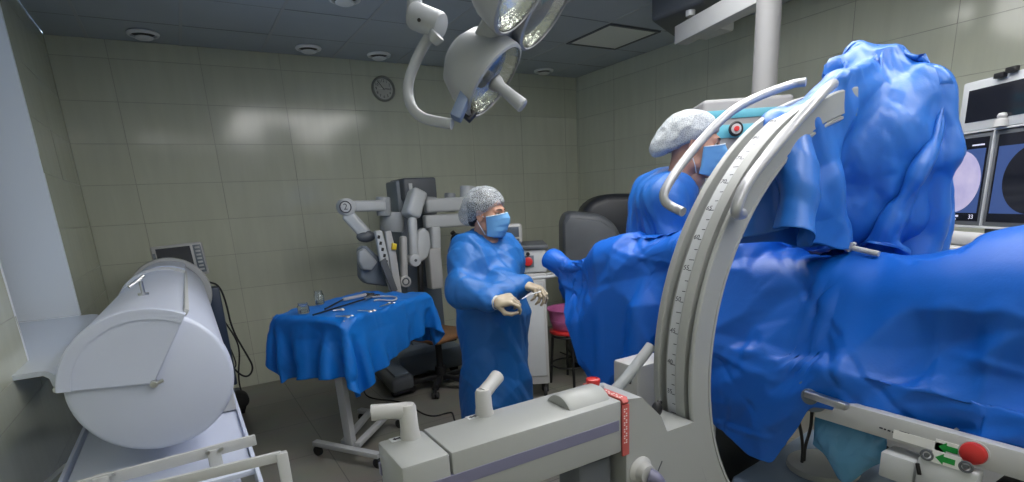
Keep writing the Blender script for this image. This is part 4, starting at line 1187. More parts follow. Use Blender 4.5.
    def lever(base, top, end, lab=None):
        m = MB().lathe([(0, 0), (.0205, 0), (.021, .004), (.0185, .02), (.0175, (top-base).length-.006), (.014, (top-base).length), (0, (top-base).length+.002)], base-Vector((0, 0, .004)), top-base, 24)
        d = (end-top).normalized()
        m.tube([top-Vector((0, 0, .016)), top-Vector((0, 0, .016))+d*(end-top).length*.5, top-Vector((0, 0, .016))+d*(end-top).length], [.0165, .0155, .0165], 16)
        return m.build('grip_lever', M_white, t, 40)
    lever(h, h+Vector((0, 0, .075)), h+Vector((-.066, .024, .078)))
    h2 = at(484.5, 414, z=zt)
    lever(h2, h2+Vector((0, 0, .062)), h2+Vector((.055, .03, .084)))
    for px, py in ((397.5, 439), (473, 417)):
        p = at(px, py, z=zt+.0006)
        lb = MB().box((p.x, p.y, zt+.0008), (.030, .020, .0012), None, .0003, 1).build('lever_label', M_ltgrey, t)
        m = MB(); m.prism([(-.010, 0), (-.004, .006), (-.004, .002), (.004, .002), (.004, .006), (.010, 0), (.004, -.006), (.004, -.002), (-.004, -.002), (-.004, -.006)], 0, .0005, Matrix.Translation((p.x, p.y, zt+.0015)))
        m.build('arrow_mark', M_ink, lb, 0)
    # rear grip loop at the end of the boom
    MB().tube([(xl+.004, .885, .985), (xl-.03, .885, .985), (xl-.055, .89, .965), (xl-.06, .90, .90), (xl-.03, .905, .87), (xl+.004, .905, .87)], .014, 12, 2).build('rear_grip', M_purple, t)
    # white module and tube strut behind the carriage
    a, b = at(627, 364, y=1.10), at(648, 402, y=1.10)
    MB().span((a.x, 1.06, b.z-.25), (b.x+.06, 1.16, a.z), .008).build('rear_module', M_white, t)
    MB().beam(at(631, 378, y=1.058), at(630, 384, y=1.058), .003, .006, up=(0, 1, 0)).build('module_slot', M_black, t)
    MB().tube([at(604, 402, y=1.02), at(628, 376, y=1.02), at(651, 346, y=1.02)], .015, 14).build('strut', M_grey, t, 60)
    # column, chassis and wheels
    MB().span((.68, .885, .30), (.78, .969, zb+.01), .010).build('lift_column', M_dkgrey, t)
    MB().prism([(.30, .78), (.92, .78), (1.02, .86), (1.02, 1.02), (.92, 1.08), (.30, 1.08)], .10, .30, None, .03).build('chassis', M_carm, t)
    for y in (.72, 1.14):
        MB().beam((.90, y, .12), (1.30, y, .12), .07, .07, bev=.012).build('chassis_leg', M_carm, t)
        MB().cyl((1.27, y-.02, .045), (1.27, y+.02, .045), .045, seg=24, bev=.006).build('wheel', M_rubber, t)
        MB().cyl((.38, y-.02+(.06 if y < .9 else -.06), .075), (.38, y+.02+(.06 if y < .9 else -.06), .075), .075, seg=28, bev=.008).build('wheel', M_rubber, t)
    # tube head at the lower end with its round window
    tc = Vector((1.80, .935, 0)); R = rotm(0, 0, math.radians(6))
    MB().box(Vector((1.82, .95, .40)), (.60, .34, .24), R, .02, 3).build('tube_housing', M_tube, t)
    MB().lathe([(0, 0), (.112, 0), (.115, .004), (.112, .022), (.104, .027), (0, .028)], (1.80, .93, .518), (0, 0, 1), 48).build('tube_window', M_carm, t)
    MB().box(Vector((1.63, .82, .521)), (.035, .028, .004), R, .001).build('tube_label', M_black, t)
    MB().span((1.70, .88, .26), (1.90, .99, .40), .02).build('arc_foot', M_carm, t)
    # image receptor at the top end (under its blue cover)
    MB().lathe([(0, 0), (.115, 0), (.125, .012), (.13, .06), (.125, .10), (.12, .30), (.12, .33), (.10, .355), (0, .36)], (1.95, .94, 1.43), (0, 0, 1), 48).build('image_receptor', M_carm, t)
    MB().span((1.66, .895, 1.66), (2.0, .975, 1.74), .02).build('receptor_mount', M_carm, t)
M_carm = mat('cream_white_enamel', (.34, .352, .348), .36, var=.02, vscale=4, bump=.015, bscale=300)
M_scale = mat('silver_scale_tape', (.50, .52, .55), .35)
M_railgrey = mat('satin_grey_tube', (.46, .47, .50), .3, metal=.35)
M_tube = mat('slate_blue_enamel', (.14, .19, .27), .42, var=.05)
carm()

# ------------------------------------------------------------------ operating table
M_stick = mat('white_sticker', (.82, .82, .82), .4)
def op_table():
    t = thing('operating_table', (1.75, .6, 0), 'operating table under the big blue drape, white side rail with red button', 'operating table')
    MB().prism([(1.48, 1.0), (1.90, 1.0), (1.90, 1.56), (1.48, 1.56)], .02, .14, None, .03).build('base', M_dkgrey, t)
    pl = MB().span((1.50, 1.20, .12), (1.97, 1.52, .80), .012).build('pedestal', M_dkpanel, t)
    MB().span((1.955, 1.190, .12), (1.975, 1.2, .80), .001).build('pedestal_edge', M_steel, pl)
    MB().span((1.525, 1.190, .12), (1.55, 1.2, .80), .001).build('pedestal_edge', M_steel, pl)
    MB().span((1.54, -.95, .86), (1.96, .90, .93), .012).build('table_frame', M_whitemetal, t)
    MB().span((1.535, -.95, .93), (1.96, 1.0, .995), .03, 3).build('mattress', M_black, t)
    # near-side rail with stickers
    a = at(824, 418, x=1.49); b = at(1010, 472, x=1.49)
    z0, z1 = a.z, a.z+.066
    rail = MB().span((1.475, -.35, z0), (1.505, .80, z1), .004).build('side_rail', M_whitemetal, t)
    def face(px, py): return at(px, py, x=1.4745)
    RY = Matrix.Rotation(-PI/2, 4, 'Z') @ Matrix.Rotation(PI/2, 4, 'X')   # local x -> -Y, local y -> Z, normal -X
    def dec(poly, px, py, m, name, sc=1.0, d=.001, par=rail):
        p = face(px, py); MB().prism([(q[0]*sc, q[1]*sc) for q in poly], 0, d, Matrix.Translation(p) @ RY).build(name, m, par, 0)
    arrow = [(-.022, .004), (-.012, .016), (.012, .006), (.022, .006), (.022, -.008), (.010, -.014), (-.014, -.010)]
    arrow = [(-.021, .0), (-.005, .014), (-.005, .007), (.018, .007), (.018, -.007), (-.005, -.007), (-.005, -.014)]
    wp = [(-.028, -.015), (.028, -.015), (.028, .017), (-.028, .017)]
    dec(wp, 949, 449, M_stick, 'arrow_sticker')
    dec(arrow, 949, 449, M_green, 'green_arrow', d=.0018)
    dec([(-.055, -.012), (.055, -.012), (.055, .012), (-.055, .012)], 918, 441, M_stick, 'blank_sticker')
    for i, w_ in enumerate((.010, .006, .008, .005, .007)):
        p = face(881+4*i, 428+1.4*i); MB().box(p, (.001, w_*.8, .004)).build('rail_print', M_ink, rail, 0)
    for q in (-.006, .006):
        p = face(904, 435.5); MB().box(p+Vector((0, 0, q)), (.001, .022, .007)).build('rail_clip', M_ink, rail, 0)
    p = face(974, 453)
    MB().lathe([(0, 0), (.025, 0), (.027, .004), (.025, .012), (.020, .016), (0, .018)], p+Vector((.001, 0, 0)), (-1, 0, 0), 36).build('red_button', M_red, t)
    MB().lathe([(0, .0), (.030, 0), (.030, .003), (0, .003)], p+Vector((.001, 0, 0)), (-1, 0, 0), 36).build('button_ring', M_ltgrey, t)
    # clamp with round dial and flat bar at the end of the rail
    p = at(811, 396, x=1.47)
    MB().cyl(p+Vector((.03, 0, 0)), p, .050, seg=36, bev=.006).cyl(p, p+Vector((-.012, 0, 0)), .024, seg=24, bev=.003).build('clamp_dial', M_slate, t)
    q0, q1 = at(806, 393, x=1.45), at(847, 407, x=1.44)
    MB().beam(q0, q1, .022, .020, bev=.003).build('clamp_bar', M_steel, t)
    MB().box(at(800, 383, x=1.50), (.02, .06, .02), None, .004).build('brown_strap', mat('tan_strap', (.30, .11, .03), .5), t)
    MB().beam(at(800, 374, x=1.50), at(832, 386, x=1.50), .02, .012, bev=.002).build('orange_strip', mat('orange_strip', (.45, .13, .02), .5), t)
    k = at(790, 402, x=1.50)
    MB().cyl(k, k+Vector((-.02, 0, 0)), .012, seg=14).build('yellow_tap', M_yellow, t)
    # hand control boxes hung under the rail
    c0, c1 = at(881, 447, x=1.46), at(914, 470, x=1.46)
    MB().span((1.46, c1.y, c1.z-.05), (1.53, c0.y, c0.z-.012), .006).build('control_box', M_ltgrey, t)
    d0, d1 = at(918, 452, x=1.45), at(978, 478, x=1.45)
    pn = MB().span((1.45, d1.y, d1.z-.10), (1.49, d0.y, z0-.006), .008).build('control_panel', M_ltgrey, t)
    for px, py in ((927, 455), (966, 467)):
        s = at(px, py, x=1.449)
        MB().torus(s, (1, 0, 0), .012, .003, 24, 8).cyl(s, s+Vector((-.004, 0, 0)), .006, seg=14).build('panel_lock', M_dkgrey, pn)
    s = at(946, 460, x=1.449)
    MB().prism([(q[0], q[1]) for q in wp], 0, .001, Matrix.Translation(s) @ RY).build('arrow_sticker', M_stick, pn, 0)
    MB().prism([(q[0], q[1]) for q in arrow], 0, .0018, Matrix.Translation(s) @ RY).build('green_arrow', M_green, pn, 0)
    s = at(918.5, 469, x=1.449); MB().beam(s+Vector((0, .004, .014)), s+Vector((0, -.004, -.014)), .006, .008, bev=.001).build('panel_catch', M_black, pn)
    MB().span((1.47, d1.y-.25, z0-.09), (1.55, d1.y-.02, z0-.02), .01).build('dark_block', M_black, t)
M_dkpanel = mat('charcoal_panel', (.045, .048, .055), .38, var=.08)
op_table()
def bag():
    # translucent blue pouch hanging below the rail
    me_pts = []
    top0, top1 = at(812, 418, x=1.515), at(884, 440, x=1.515)
    nu, nv = 25, 17; V = []; F = []
    for side in (-1, 1):
        for j in range(nv):
            for i in range(nu):
                u = i/(nu-1); v = j/(nv-1)
                p = top0.lerp(top1, u)
                dep = .155*math.sin(PI*min(1, max(0, .12+.80*u)))**.55
                z = p.z - v*dep*(1-.15*math.sin(u*9))
                bul = .030*math.sin(PI*v)**.8*math.sin(PI*u)**.5
                V.append((p.x+.014+side*bul+.006*vnoise(np.array([[u*7, v*5, side]]))[0], p.y, z))
    for s in (0, 1):
        for j in range(nv-1):
            for i in range(nu-1):
                a = s*nu*nv+j*nu+i; F.append((a, a+1, a+nu+1, a+nu) if s else (a, a+nu, a+nu+1, a+1))
    o = link('fluid_pouch', npmesh('fluid_pouch', V, F), drape_mat('pale_blue_film', (.10, .30, .52), .25, .4, 14), None, 180)
    tag(o, 'pale blue plastic pouch hanging beneath the white table rail', 'pouch')
bag()
def tablecables():
    def cab(pts, x, r, lab):
        o = MB().tube([at(px, py, x=xx) for (px, py), xx in zip(pts, x)], r, 8, 3).build('cable', M_rubber, None, 60); tag(o, lab, 'cable')
    cab([(795, 405), (796, 413), (801, 430), (803, 448), (802, 462)], [1.50, 1.505, 1.55, 1.58, 1.6], .005, 'black cable hanging from the yellow tap down to the blue-grey tube box')
    cab([(812, 412), (811, 428), (805, 446), (804, 460)], [1.52, 1.53, 1.56, 1.6], .005, 'second black cable hanging right of the first, by the pale blue pouch')
    cab([(828, 425), (820, 445), (816, 456), (806, 470)], [1.56, 1.58, 1.6, 1.62], .006, 'blue-grey hose hanging in front of the pale blue pouch') if False else None
tablecables()
# ------------------------------------------------------------------ the big drape over the patient and the table
def patient_drape():
    n, m = 104, 56                     # along y, across
    ys = np.linspace(-.42, 2.25, n)
    def prof(y, tab): return np.interp(y, [q[0] for q in tab], [q[1] for q in tab])
    cx = prof(ys, [(-.5, 1.75), (1.05, 1.75), (1.35, 1.64), (1.7, 1.59), (2.5, 1.56)])
    near = prof(ys, [(-.5, .55), (.25, .535), (.45, .515), (.70, .49), (.82, .475), (.86, .56), (.93, .72), (1.0, .72), (1.16, .62), (1.40, .47), (1.50, .44), (1.66, .56), (1.78, .72), (1.86, .60), (1.93, .34), (2.03, .21), (2.15, .14), (2.42, .10)])
    far = prof(ys, [(-.5, .50), (1.0, .50), (1.3, .22), (2.42, .16)])
    P = np.zeros((n, m, 3)); R = np.zeros((n, m, 2))
    for i, y in enumerate(ys):
        u = np.linspace(-near[i], far[i], m)
        P[i, :, 0] = cx[i]+u*.96; P[i, :, 1] = y; P[i, :, 2] = 1.56 - .10*np.abs(u) - (.10 if y > 1.4 else 0)
        R[i, :, 0] = cx[i]+u*1.0; R[i, :, 1] = y*1.0
    # a little slack lengthwise so the sheet gathers into folds
    R[..., 1] *= 1.05
    P[..., 2] += .03*(vnoise(P*np.array([1, 1, 0]), 5, 5)-.5)
    caps = [((1.75, -1.2, 1.17), (1.75, .40, 1.19), .19, .19), ((1.75, .40, 1.19), (1.76, .72, 1.12), .19, .17), ((1.76, .72, 1.12), (1.75, 1.10, 1.16), .17, .16),
            ((1.75, 1.10, 1.16), (1.66, 1.45, 1.26), .16, .12), ((1.66, 1.45, 1.26), (1.60, 1.80, 1.21), .115, .09), ((1.60, 1.80, 1.21), (1.58, 2.10, 1.145), .09, .075), ((1.58, 2.10, 1.145), (1.57, 2.24, 1.19), .075, .07)]
    boxes = [((1.745, .18, .94), (.262, 1.18, .075), 0, .03)]
    ridge_ids = []
    def col(Q):
        hit = np.zeros(len(Q), bool)
        push_caps(Q, caps, hit); push_boxes(Q, boxes, hit)
        # keep clear of the machine's arc
        d = np.sqrt((Q[:, 0]-CC.x)**2+(Q[:, 2]-CC.z)**2)
        return hit
    for i, y in enumerate(ys):       # the ridge of the sheet rests where the patient lies
        j = int(np.argmin(np.abs(P[i, :, 0]-cx[i]))); top = 0
        for a, b, ra, rb in caps:
            if min(a[1], b[1])-.07 <= y <= max(a[1], b[1])+.07:
                k = min(1, max(0, (y-a[1])/(b[1]-a[1]))); z = a[2]+(b[2]-a[2])*k+ra+(rb-ra)*k; e = max(0, abs(y-(a[1]+(b[1]-a[1])*k)))
                top = max(top, z-e)
        P[i, :, 2] += top+.004-P[i, j, 2]
        ridge_ids.append(i*m+j)
    c = Cloth(P, R, bend=.3)
    c.w[ridge_ids[:97]] = 0
    pull = np.zeros_like(P).reshape(-1, 3)
    def force(Q, it):
        F = np.zeros_like(Q)
        return F
    c.run(150, 10, col, dt=.018, damp=.965, fric=.55)
    return c
DR = patient_drape()
creased(DR, .12, .34, 11, 3, .006)
o = sheet_obj('patient_drape', DR.mesh('patient_drape', up=True), M_drape, .002, None, 0)
tag(o, 'huge blue surgical drape covering the patient and table behind the C-arm', 'drape')

# ------------------------------------------------------------------ blue cover over the image receptor
def receptor_cover():
    nr, ns = 40, 112
    C0 = np.array([1.915, .945, 0])
    ph = np.linspace(0, 2*PI, ns, endpoint=False)
    # reach of the sheet in each direction: short over the arc, long elsewhere
    reach = np.full(ns, .78)
    dirs = np.stack([np.cos(ph), np.sin(ph)], 1)
    west = dirs @ np.array([-1, .02])
    reach = np.where(west > .90, .74, np.where(west > .55, .66, .73))
    for _ in range(3): reach = (np.roll(reach, 1)+reach*2+np.roll(reach, -1))/4
    P = np.zeros((nr, ns, 3)); R = np.zeros((nr, ns, 2))
    for i in range(nr):
        k = (.004+.996*i/(nr-1))
        r = reach*k
        P[i, :, 0] = C0[0]+dirs[:, 0]*r*.96; P[i, :, 1] = C0[1]+dirs[:, 1]*r*.96; P[i, :, 2] = 1.91+.0*r
        R[i, :, 0] = dirs[:, 0]*r; R[i, :, 1] = dirs[:, 1]*r
    P[..., 2] += .02*(vnoise(P*np.array([1, 1, 0]), 6, 9)-.5)
    caps = [((1.89, .96, 1.59), (1.95, .94, 1.57), .21, .21), ((1.91, .95, 1.66), (1.96, .93, 1.69), .18, .18), ((1.91, .95, 1.44), (1.95, .93, 1.44), .17, .18),
            ((1.50, .935, 1.65), (1.72, .935, 1.74), .075, .085), ((1.72, .935, 1.74), (1.95, .935, 1.74), .085, .10),
            ((1.60, 1.03, 1.81), (1.9, .97, 1.84), .03, .03), ((1.62, .88, 1.78), (1.9, .93, 1.84), .03, .03)]
    for RL in (RAIL_NEAR[3:], RAIL_FAR[5:]):
        pts = [tuple(at(a, b, y=q)) for a, b, q in RL]
        caps += [(p, q, .026, .026) for p, q in zip(pts[:-1], pts[1:])]
    floor_caps = [(tuple(a), tuple(b), ra, rb) for a, b, ra, rb in [((1.75, -.4, 1.19), (1.75, 1.10, 1.16), .14, .14)]]
    def col(Q):
        hit = np.zeros(len(Q), bool); push_caps(Q, caps, hit); push_caps(Q, floor_caps, hit)
        # the arc's flanks
        return hit
    c = Cloth(P, R, wrap=True, bend=.3)
    c.w[:ns*4] = 0
    c.P[:ns*4, 2] = 1.885
    P0 = P.reshape(-1, 3)
    rad = np.repeat(np.linspace(.004, 1, nr), ns)
    wst = np.tile(west, nr)
    tie = (rad > .58) & (rad < .70) & (wst < .75)
    hem = (rad >= .70) & (wst < .75)
    def force(Q, it):
        F = np.zeros_like(Q)
        t = np.clip((it-35)/60, 0, 1)
        ctr = np.array([1.89, .94, 1.36])
        d = ctr-Q
        F[tie, :2] += d[tie, :2]*(150*t); F[tie, 2] += 7*t
        F[hem, :2] += d[hem, :2]*(30*t); F[hem, 2] += 3.5*t
        return F
    c.run(150, 10, col, dt=.018, damp=.955, force=force, fric=.5)
    return c
RC = receptor_cover()
creased(RC, .12, .26, 21, 3, .0, .014, (1, 1, .6)); creased(RC, .05, .12, 33, 1, .0, .006, (1, 1, .5))
me_ = RC.mesh('receptor_cover', up=False)
bm_ = bmesh.new(); bm_.from_mesh(me_); bm_.verts.ensure_lookup_table()
bm_.faces.new([bm_.verts[i] for i in range(RC.m)]); bm_.to_mesh(me_); bm_.free()
o = sheet_obj('receptor_cover', me_, M_drape2, .002, None, 0)
tag(o, 'crumpled blue film cover bagged over the top end of the C-arm', 'sterile cover')
# ------------------------------------------------------------------ people
M_skin = mat('skin', (.50, .27, .19), .5, var=.05, vscale=20, sss=.25)
M_skin2 = mat('skin_ruddy', (.46, .25, .18), .5, var=.06, vscale=20, sss=.25)
M_glove = mat('latex_glove', (.44, .37, .27), .45, var=.04, vscale=25)
M_hair = mat('dark_hair', (.02, .013, .010), .45, bump=.3, bscale=90)
M_eye = mat('eye_white', (.70, .68, .66), .2)
M_iris = mat('dark_iris', (.03, .02, .015), .15)
M_cap = None
def cap_mat(name, a0):
    """thin white net cap: fine open mesh over the hair"""
    m = mat(name, (.42, .45, .48), .6)
    nt = m.node_tree; N = nt.nodes; L = nt.links; b = N['Principled BSDF']
    tc = N.new('ShaderNodeTexCoord'); vo = N.new('ShaderNodeTexVoronoi'); vo.feature = 'DISTANCE_TO_EDGE'; vo.inputs['Scale'].default_value = 130
    L.new(tc.outputs['Object'], vo.inputs['Vector'])
    nz = N.new('ShaderNodeTexNoise'); nz.inputs['Scale'].default_value = 18; nz.inputs['Detail'].default_value = 3
    L.new(tc.outputs['Object'], nz.inputs['Vector'])
    mr = N.new('ShaderNodeMapRange'); mr.inputs['From Min'].default_value = .02; mr.inputs['From Max'].default_value = .16; mr.inputs['To Min'].default_value = 1.0; mr.inputs['To Max'].default_value = a0
    L.new(vo.outputs['Distance'], mr.inputs['Value'])
    ad = N.new('ShaderNodeMath'); ad.operation = 'MULTIPLY_ADD'; ad.inputs[1].default_value = .5; ad.inputs[2].default_value = -.22
    L.new(nz.outputs['Fac'], ad.inputs[0])
    a2 = N.new('ShaderNodeMath'); a2.operation = 'ADD'; a2.use_clamp = True
    L.new(mr.outputs['Result'], a2.inputs[0]); L.new(ad.outputs['Value'], a2.inputs[1]); L.new(a2.outputs['Value'], b.inputs['Alpha'])
    return m
M_mask = mat('blue_face_mask', (.14, .36, .66), .6, bump=.06, bscale=220)
M_maskedge = mat('pale_mask_strap', (.60, .70, .80), .6)
M_red_shirt = mat('maroon_shirt', (.13, .015, .02), .8)
M_navy_shirt = mat('navy_shirt', (.012, .018, .05), .8)
M_wgown = drape_mat('gown_film', (.010, .125, .42), .5, .14, 9.0, film=.02)
M_cuff = mat('white_knit_cuff', (.62, .62, .58), .7, bump=.1, bscale=200)

def head_sdf(s, k=1.0, male=False):
    """head in its own frame: x to the person's left, y forward, z up; chin to crown about .225*k"""
    S = SDF((-.11*k, -.14*k, -.24*k), (.11*k, .15*k, .15*k), .0036*k)
    e = lambda c, r, kk=.02, mode='add': S.ell([q*k for q in c], [q*k for q in r], kk*k, mode)
    c_ = lambda a, b, ra, rb=None, kk=.012, mode='add': S.cap([q*k for q in a], [q*k for q in b], ra*k, (rb or ra)*k, kk*k, mode)
    e((0, -.014, .035), (.074, .094, .085)); e((0, .036, -.040), (.056, .058, .080), .04)
    jw = .050 if male else .044
    for q in (-1, 1):
        c_((q*jw, .01, -.075), (q*.018, .068, -.100), .020, .017, .03)       # jaw line
        e((q*.040, .060, -.026), (.024, .026, .026), .03)                    # cheek
        c_((q*.012, .090, .026), (q*.042, .074, .024), .010 if male else .007, None, .016)   # brow
    e((0, .076, -.098), (.022, .020, .020), .02)                              # chin
    for q in (-1, 1): e((q*.031, .098, .004), (.021, .020, .014), .014, 'sub')            # sockets
    c_((0, .088, .012), (0, .112, -.026), .007, .011, .014)                   # nose
    e((0, .110, -.030), (.014, .013, .010), .010)
    for q in (-1, 1): e((q*.011, .102, -.032), (.009, .010, .008), .008)
    for q in (-1, 1):
        c_((q*.046, .078, .013), (q*.016, .087, .013), .0046, None, .006)     # upper lid
        c_((q*.045, .078, -.006), (q*.017, .086, -.006), .0042, None, .006)   # lower lid
    c_((-.018, .092, -.062), (.018, .092, -.062), .0065, None, .010)          # lips
    c_((-.015, .091, -.071), (.015, .091, -.071), .0070, None, .010)
    for q in (-1, 1):
        e((q*.077, -.006, -.008), (.008, .020, .032), .008)
        c_((q*.083, -.016, .015), (q*.083, -.018, -.015), .006, .004, .006)
        e((q*.085, .000, -.006), (.005, .009, .014), .006, 'sub')
    c_((0, -.030, -.06), (0, -.045, -.20), .056 if male else .046, .062 if male else .050, .03)
    V, F = S.mesh(1); return V, F

def cap_shape(k, back_s, base, rx, ry, rz, cz, back, seed):
    S = SDF((-.15*k, -.19*k, -.14*k), (.15*k, .15*k, .20*k), .0055*k)
    S.ell((0, -.022*k, cz*k), (rx*k, ry*k, rz*k), 0)
    S.ell((0, (-.10)*k, -.01*k), (.062*k, .05*k+back*k, .062*k), .05*k)
    S.half((0, back_s, -1), (0, .09*k, base*k), .012*k)
    V, F = S.mesh(2)
    N = vnormals(V, F)
    d = (ridge(V, 22/k, seed)-.5)*.008*k+(vnoise(V, 60/k, seed+1)-.5)*.004*k
    V = V+N*d[:, None]
    return V, F

def mask_mesh(k, drop=0.0):
    nu, nv = 41, 25; V = []; F = []
    for j in range(nv):
        v = j/(nv-1)
        for i in range(nu):
            u = 2*i/(nu-1)-1
            th = u*math.radians(84)
            z = (.002-.116*v-drop) + .012*abs(u)**2*(1 if v < .5 else -1)*abs(v-.5)*2*-1
            z = (-.008-.104*v) + .010*(1-abs(u))*(1-v)*2 - .012*(1-abs(u)**2)*v
            wid = .075-.010*v
            fr = .102+.026*math.exp(-((v-.30)/.30)**2)*math.exp(-(u/.34)**2) - .020*max(0, v-.72)/.28
            y = .0+fr*max(0, math.cos(th))**.64 + .008
            pl = .0032*((v*4) % 1)*(1-abs(u)**3)
            V.append(((wid)*math.sin(th)*k, (y+pl)*k, z*k))
    for j in range(nv-1):
        for i in range(nu-1):
            a = j*nu+i; F.append((a, a+nu, a+nu+1, a+1))
    return V, F

def place_np(V, M):
    A = np.array(M); return V @ A[:3, :3].T + A[:3, 3]

def glove_hand(side, pose):
    """hand in its own frame: wrist at the origin, fingers along +x, thumb side +y, back of the hand +z"""
    S = SDF((-.05, -.09, -.10), (.21, .10, .06), .0032)
    S.ell((.045, 0, 0), (.052, .040, .017), .012).cap((-.04, 0, 0), (.02, 0, 0), .026, .028, .02)
    S.cap((.02, .022, -.004), (.075, .028, .002), .013, .012, .012).cap((.02, -.022, -.004), (.068, -.030, .0), .013, .012, .012)
    ln = [(.042, .026, .022), (.046, .030, .023), (.043, .028, .022), (.034, .021, .019)]
    yy = [.031, .0105, -.0105, -.030]; xx = [.086, .091, .087, .077]
    for f in range(4):
        p = np.array([xx[f], yy[f], .001]); a = 0.0
        r = [.0098, .0090, .0083, .0072] if f < 3 else [.0088, .0080, .0074, .0066]
        S.cap((xx[f]-.03, yy[f]*.85, .0), tuple(p), .0105, r[0], .008)
        sp = (yy[f])*.9
        for s_ in range(3):
            a += pose[f][s_]
            q = p+np.array([math.cos(a)*math.cos(sp), math.sin(sp)*.5, -math.sin(a)])*ln[f][s_]
            S.cap(tuple(p), tuple(q), r[s_], r[s_+1], .004); p = q
    # thumb from the side of the palm near its base
    tp = pose[4]; p = np.array([.022, .030, -.006])
    for s_, L in enumerate((.046, .034, .027)):
        d = np.array(tp[s_], float); d /= np.linalg.norm(d); q = p+d*L
        S.cap(tuple(p), tuple(q), (.0145, .0112, .0100)[s_], (.0112, .0100, .0085)[s_], .006); p = q
    V, F = S.mesh(1)
    if side < 0: V = V*np.array([1, -1, 1]); F = F[:, ::-1]
    return V, F
def hand_matrix(wrist, fingers, back):
    x = Vector(fingers).normalized(); z = Vector(back); z = (z-x*z.dot(x)).normalized(); y = z.cross(x)
    M = Matrix((x, y, z)).transposed().to_4x4(); M.translation = Vector(wrist); return M
PINCH = [(.75, .75, .45), (.95, .85, .5), (1.05, .95, .55), (1.1, 1.0, .6), ((.55, .55, -.65), (.9, -.05, -.45), (.95, -.30, -.15))]
HOLD = [(.55, .7, .5), (.75, .8, .5), (.9, .85, .5), (1.0, .9, .5), ((.6, .5, -.6), (.9, .0, -.4), (.95, -.2, -.2))]

def eyes(parent, HM, k, look, lid=None):
    for q in (-1, 1):
        c = Vector((q*.031*k, .0765*k, .0035*k)); r = .0118*k
        e = MB().ball(HM @ c, r, None, 20, 14).build('eye', M_eye, parent, 180)
        d = (HM.to_3x3() @ (Vector(look)).normalized())
        MB().lathe([(0, r*1.03), (r*.30, r*.985), (r*.50, r*.89), (r*.5, r*.80), (0, r*.8)], HM @ c, d, 20).build('iris', M_iris, e)
    for q in (-1, 1):
        br = [(q*.015, .0985, .024), (q*.030, .0945, .030), (q*.046, .081, .026)]
        MB().tube([HM @ (Vector(p)*k) for p in br], [.0022*k, .0030*k, .0014*k], 8, 2).build('eyebrow', M_hair, parent, 60)
        la = [(q*.0165, .0895, .0075), (q*.030, .0915, .0125), (q*.046, .0815, .0060)]
        MB().tube([HM @ (Vector(p)*k) for p in la], [.0010*k, .0020*k, .0012*k], 6, 2).build('eyelashes', M_hair, parent, 60)

def frame_of(base, F, lean=0):
    F = Vector((F[0], F[1], 0)).normalized(); Lf = Vector((-F.y, F.x, 0))
    M = Matrix((Lf, F, Vector((0, 0, 1)))).transposed().to_4x4()   # columns: left, front, up  (left x front = up?)
    M = Matrix(((Lf.x, F.x, 0, base[0]), (Lf.y, F.y, 0, base[1]), (0, 0, 1, base[2]), (0, 0, 0, 1)))
    return M
def mirror_fix(F_, M):
    return F_[:, ::-1] if M.to_3x3().determinant() < 0 else F_

def head_frame(pos, face, tilt=0.0, pitch=0.0):
    f = Vector(face).normalized(); up = Vector((0, 0, 1)); l = up.cross(f).normalized(); u = f.cross(l)
    # person's left is +x: with y forward and z up, +x is the right-hand side, so x = f x u
    x = f.cross(u)
    M = Matrix((x, f, u)).transposed().to_4x4() @ Matrix.Rotation(tilt, 4, 'Y') @ Matrix.Rotation(pitch, 4, 'X')
    M.translation = Vector(pos); return M

def local(base, F):
    """body frame: x = person's right, y = front, z = up"""
    F = Vector((F[0], F[1], 0)).normalized(); Rt = Vector((F.y, -F.x, 0))
    return Matrix(((Rt.x, F.x, 0, base[0]), (Rt.y, F.y, 0, base[1]), (0, 0, 1, base[2]), (0, 0, 0, 1)))

def gown_finish(V, F, seed, amp, z_lo, z_hi, h):
    N = vnormals(V, F)
    Q = V*np.array([1, 1, .55])
    k = np.where(V[:, 2] < z_lo+.012, 0, 1)[:, None]
    D = np.sum((crumple(Q, N, amp, .11, seed, .55, .15, .005)-Q)*N, 1)
    return V+N*np.clip(D, -.006, .03)[:, None]*k, F

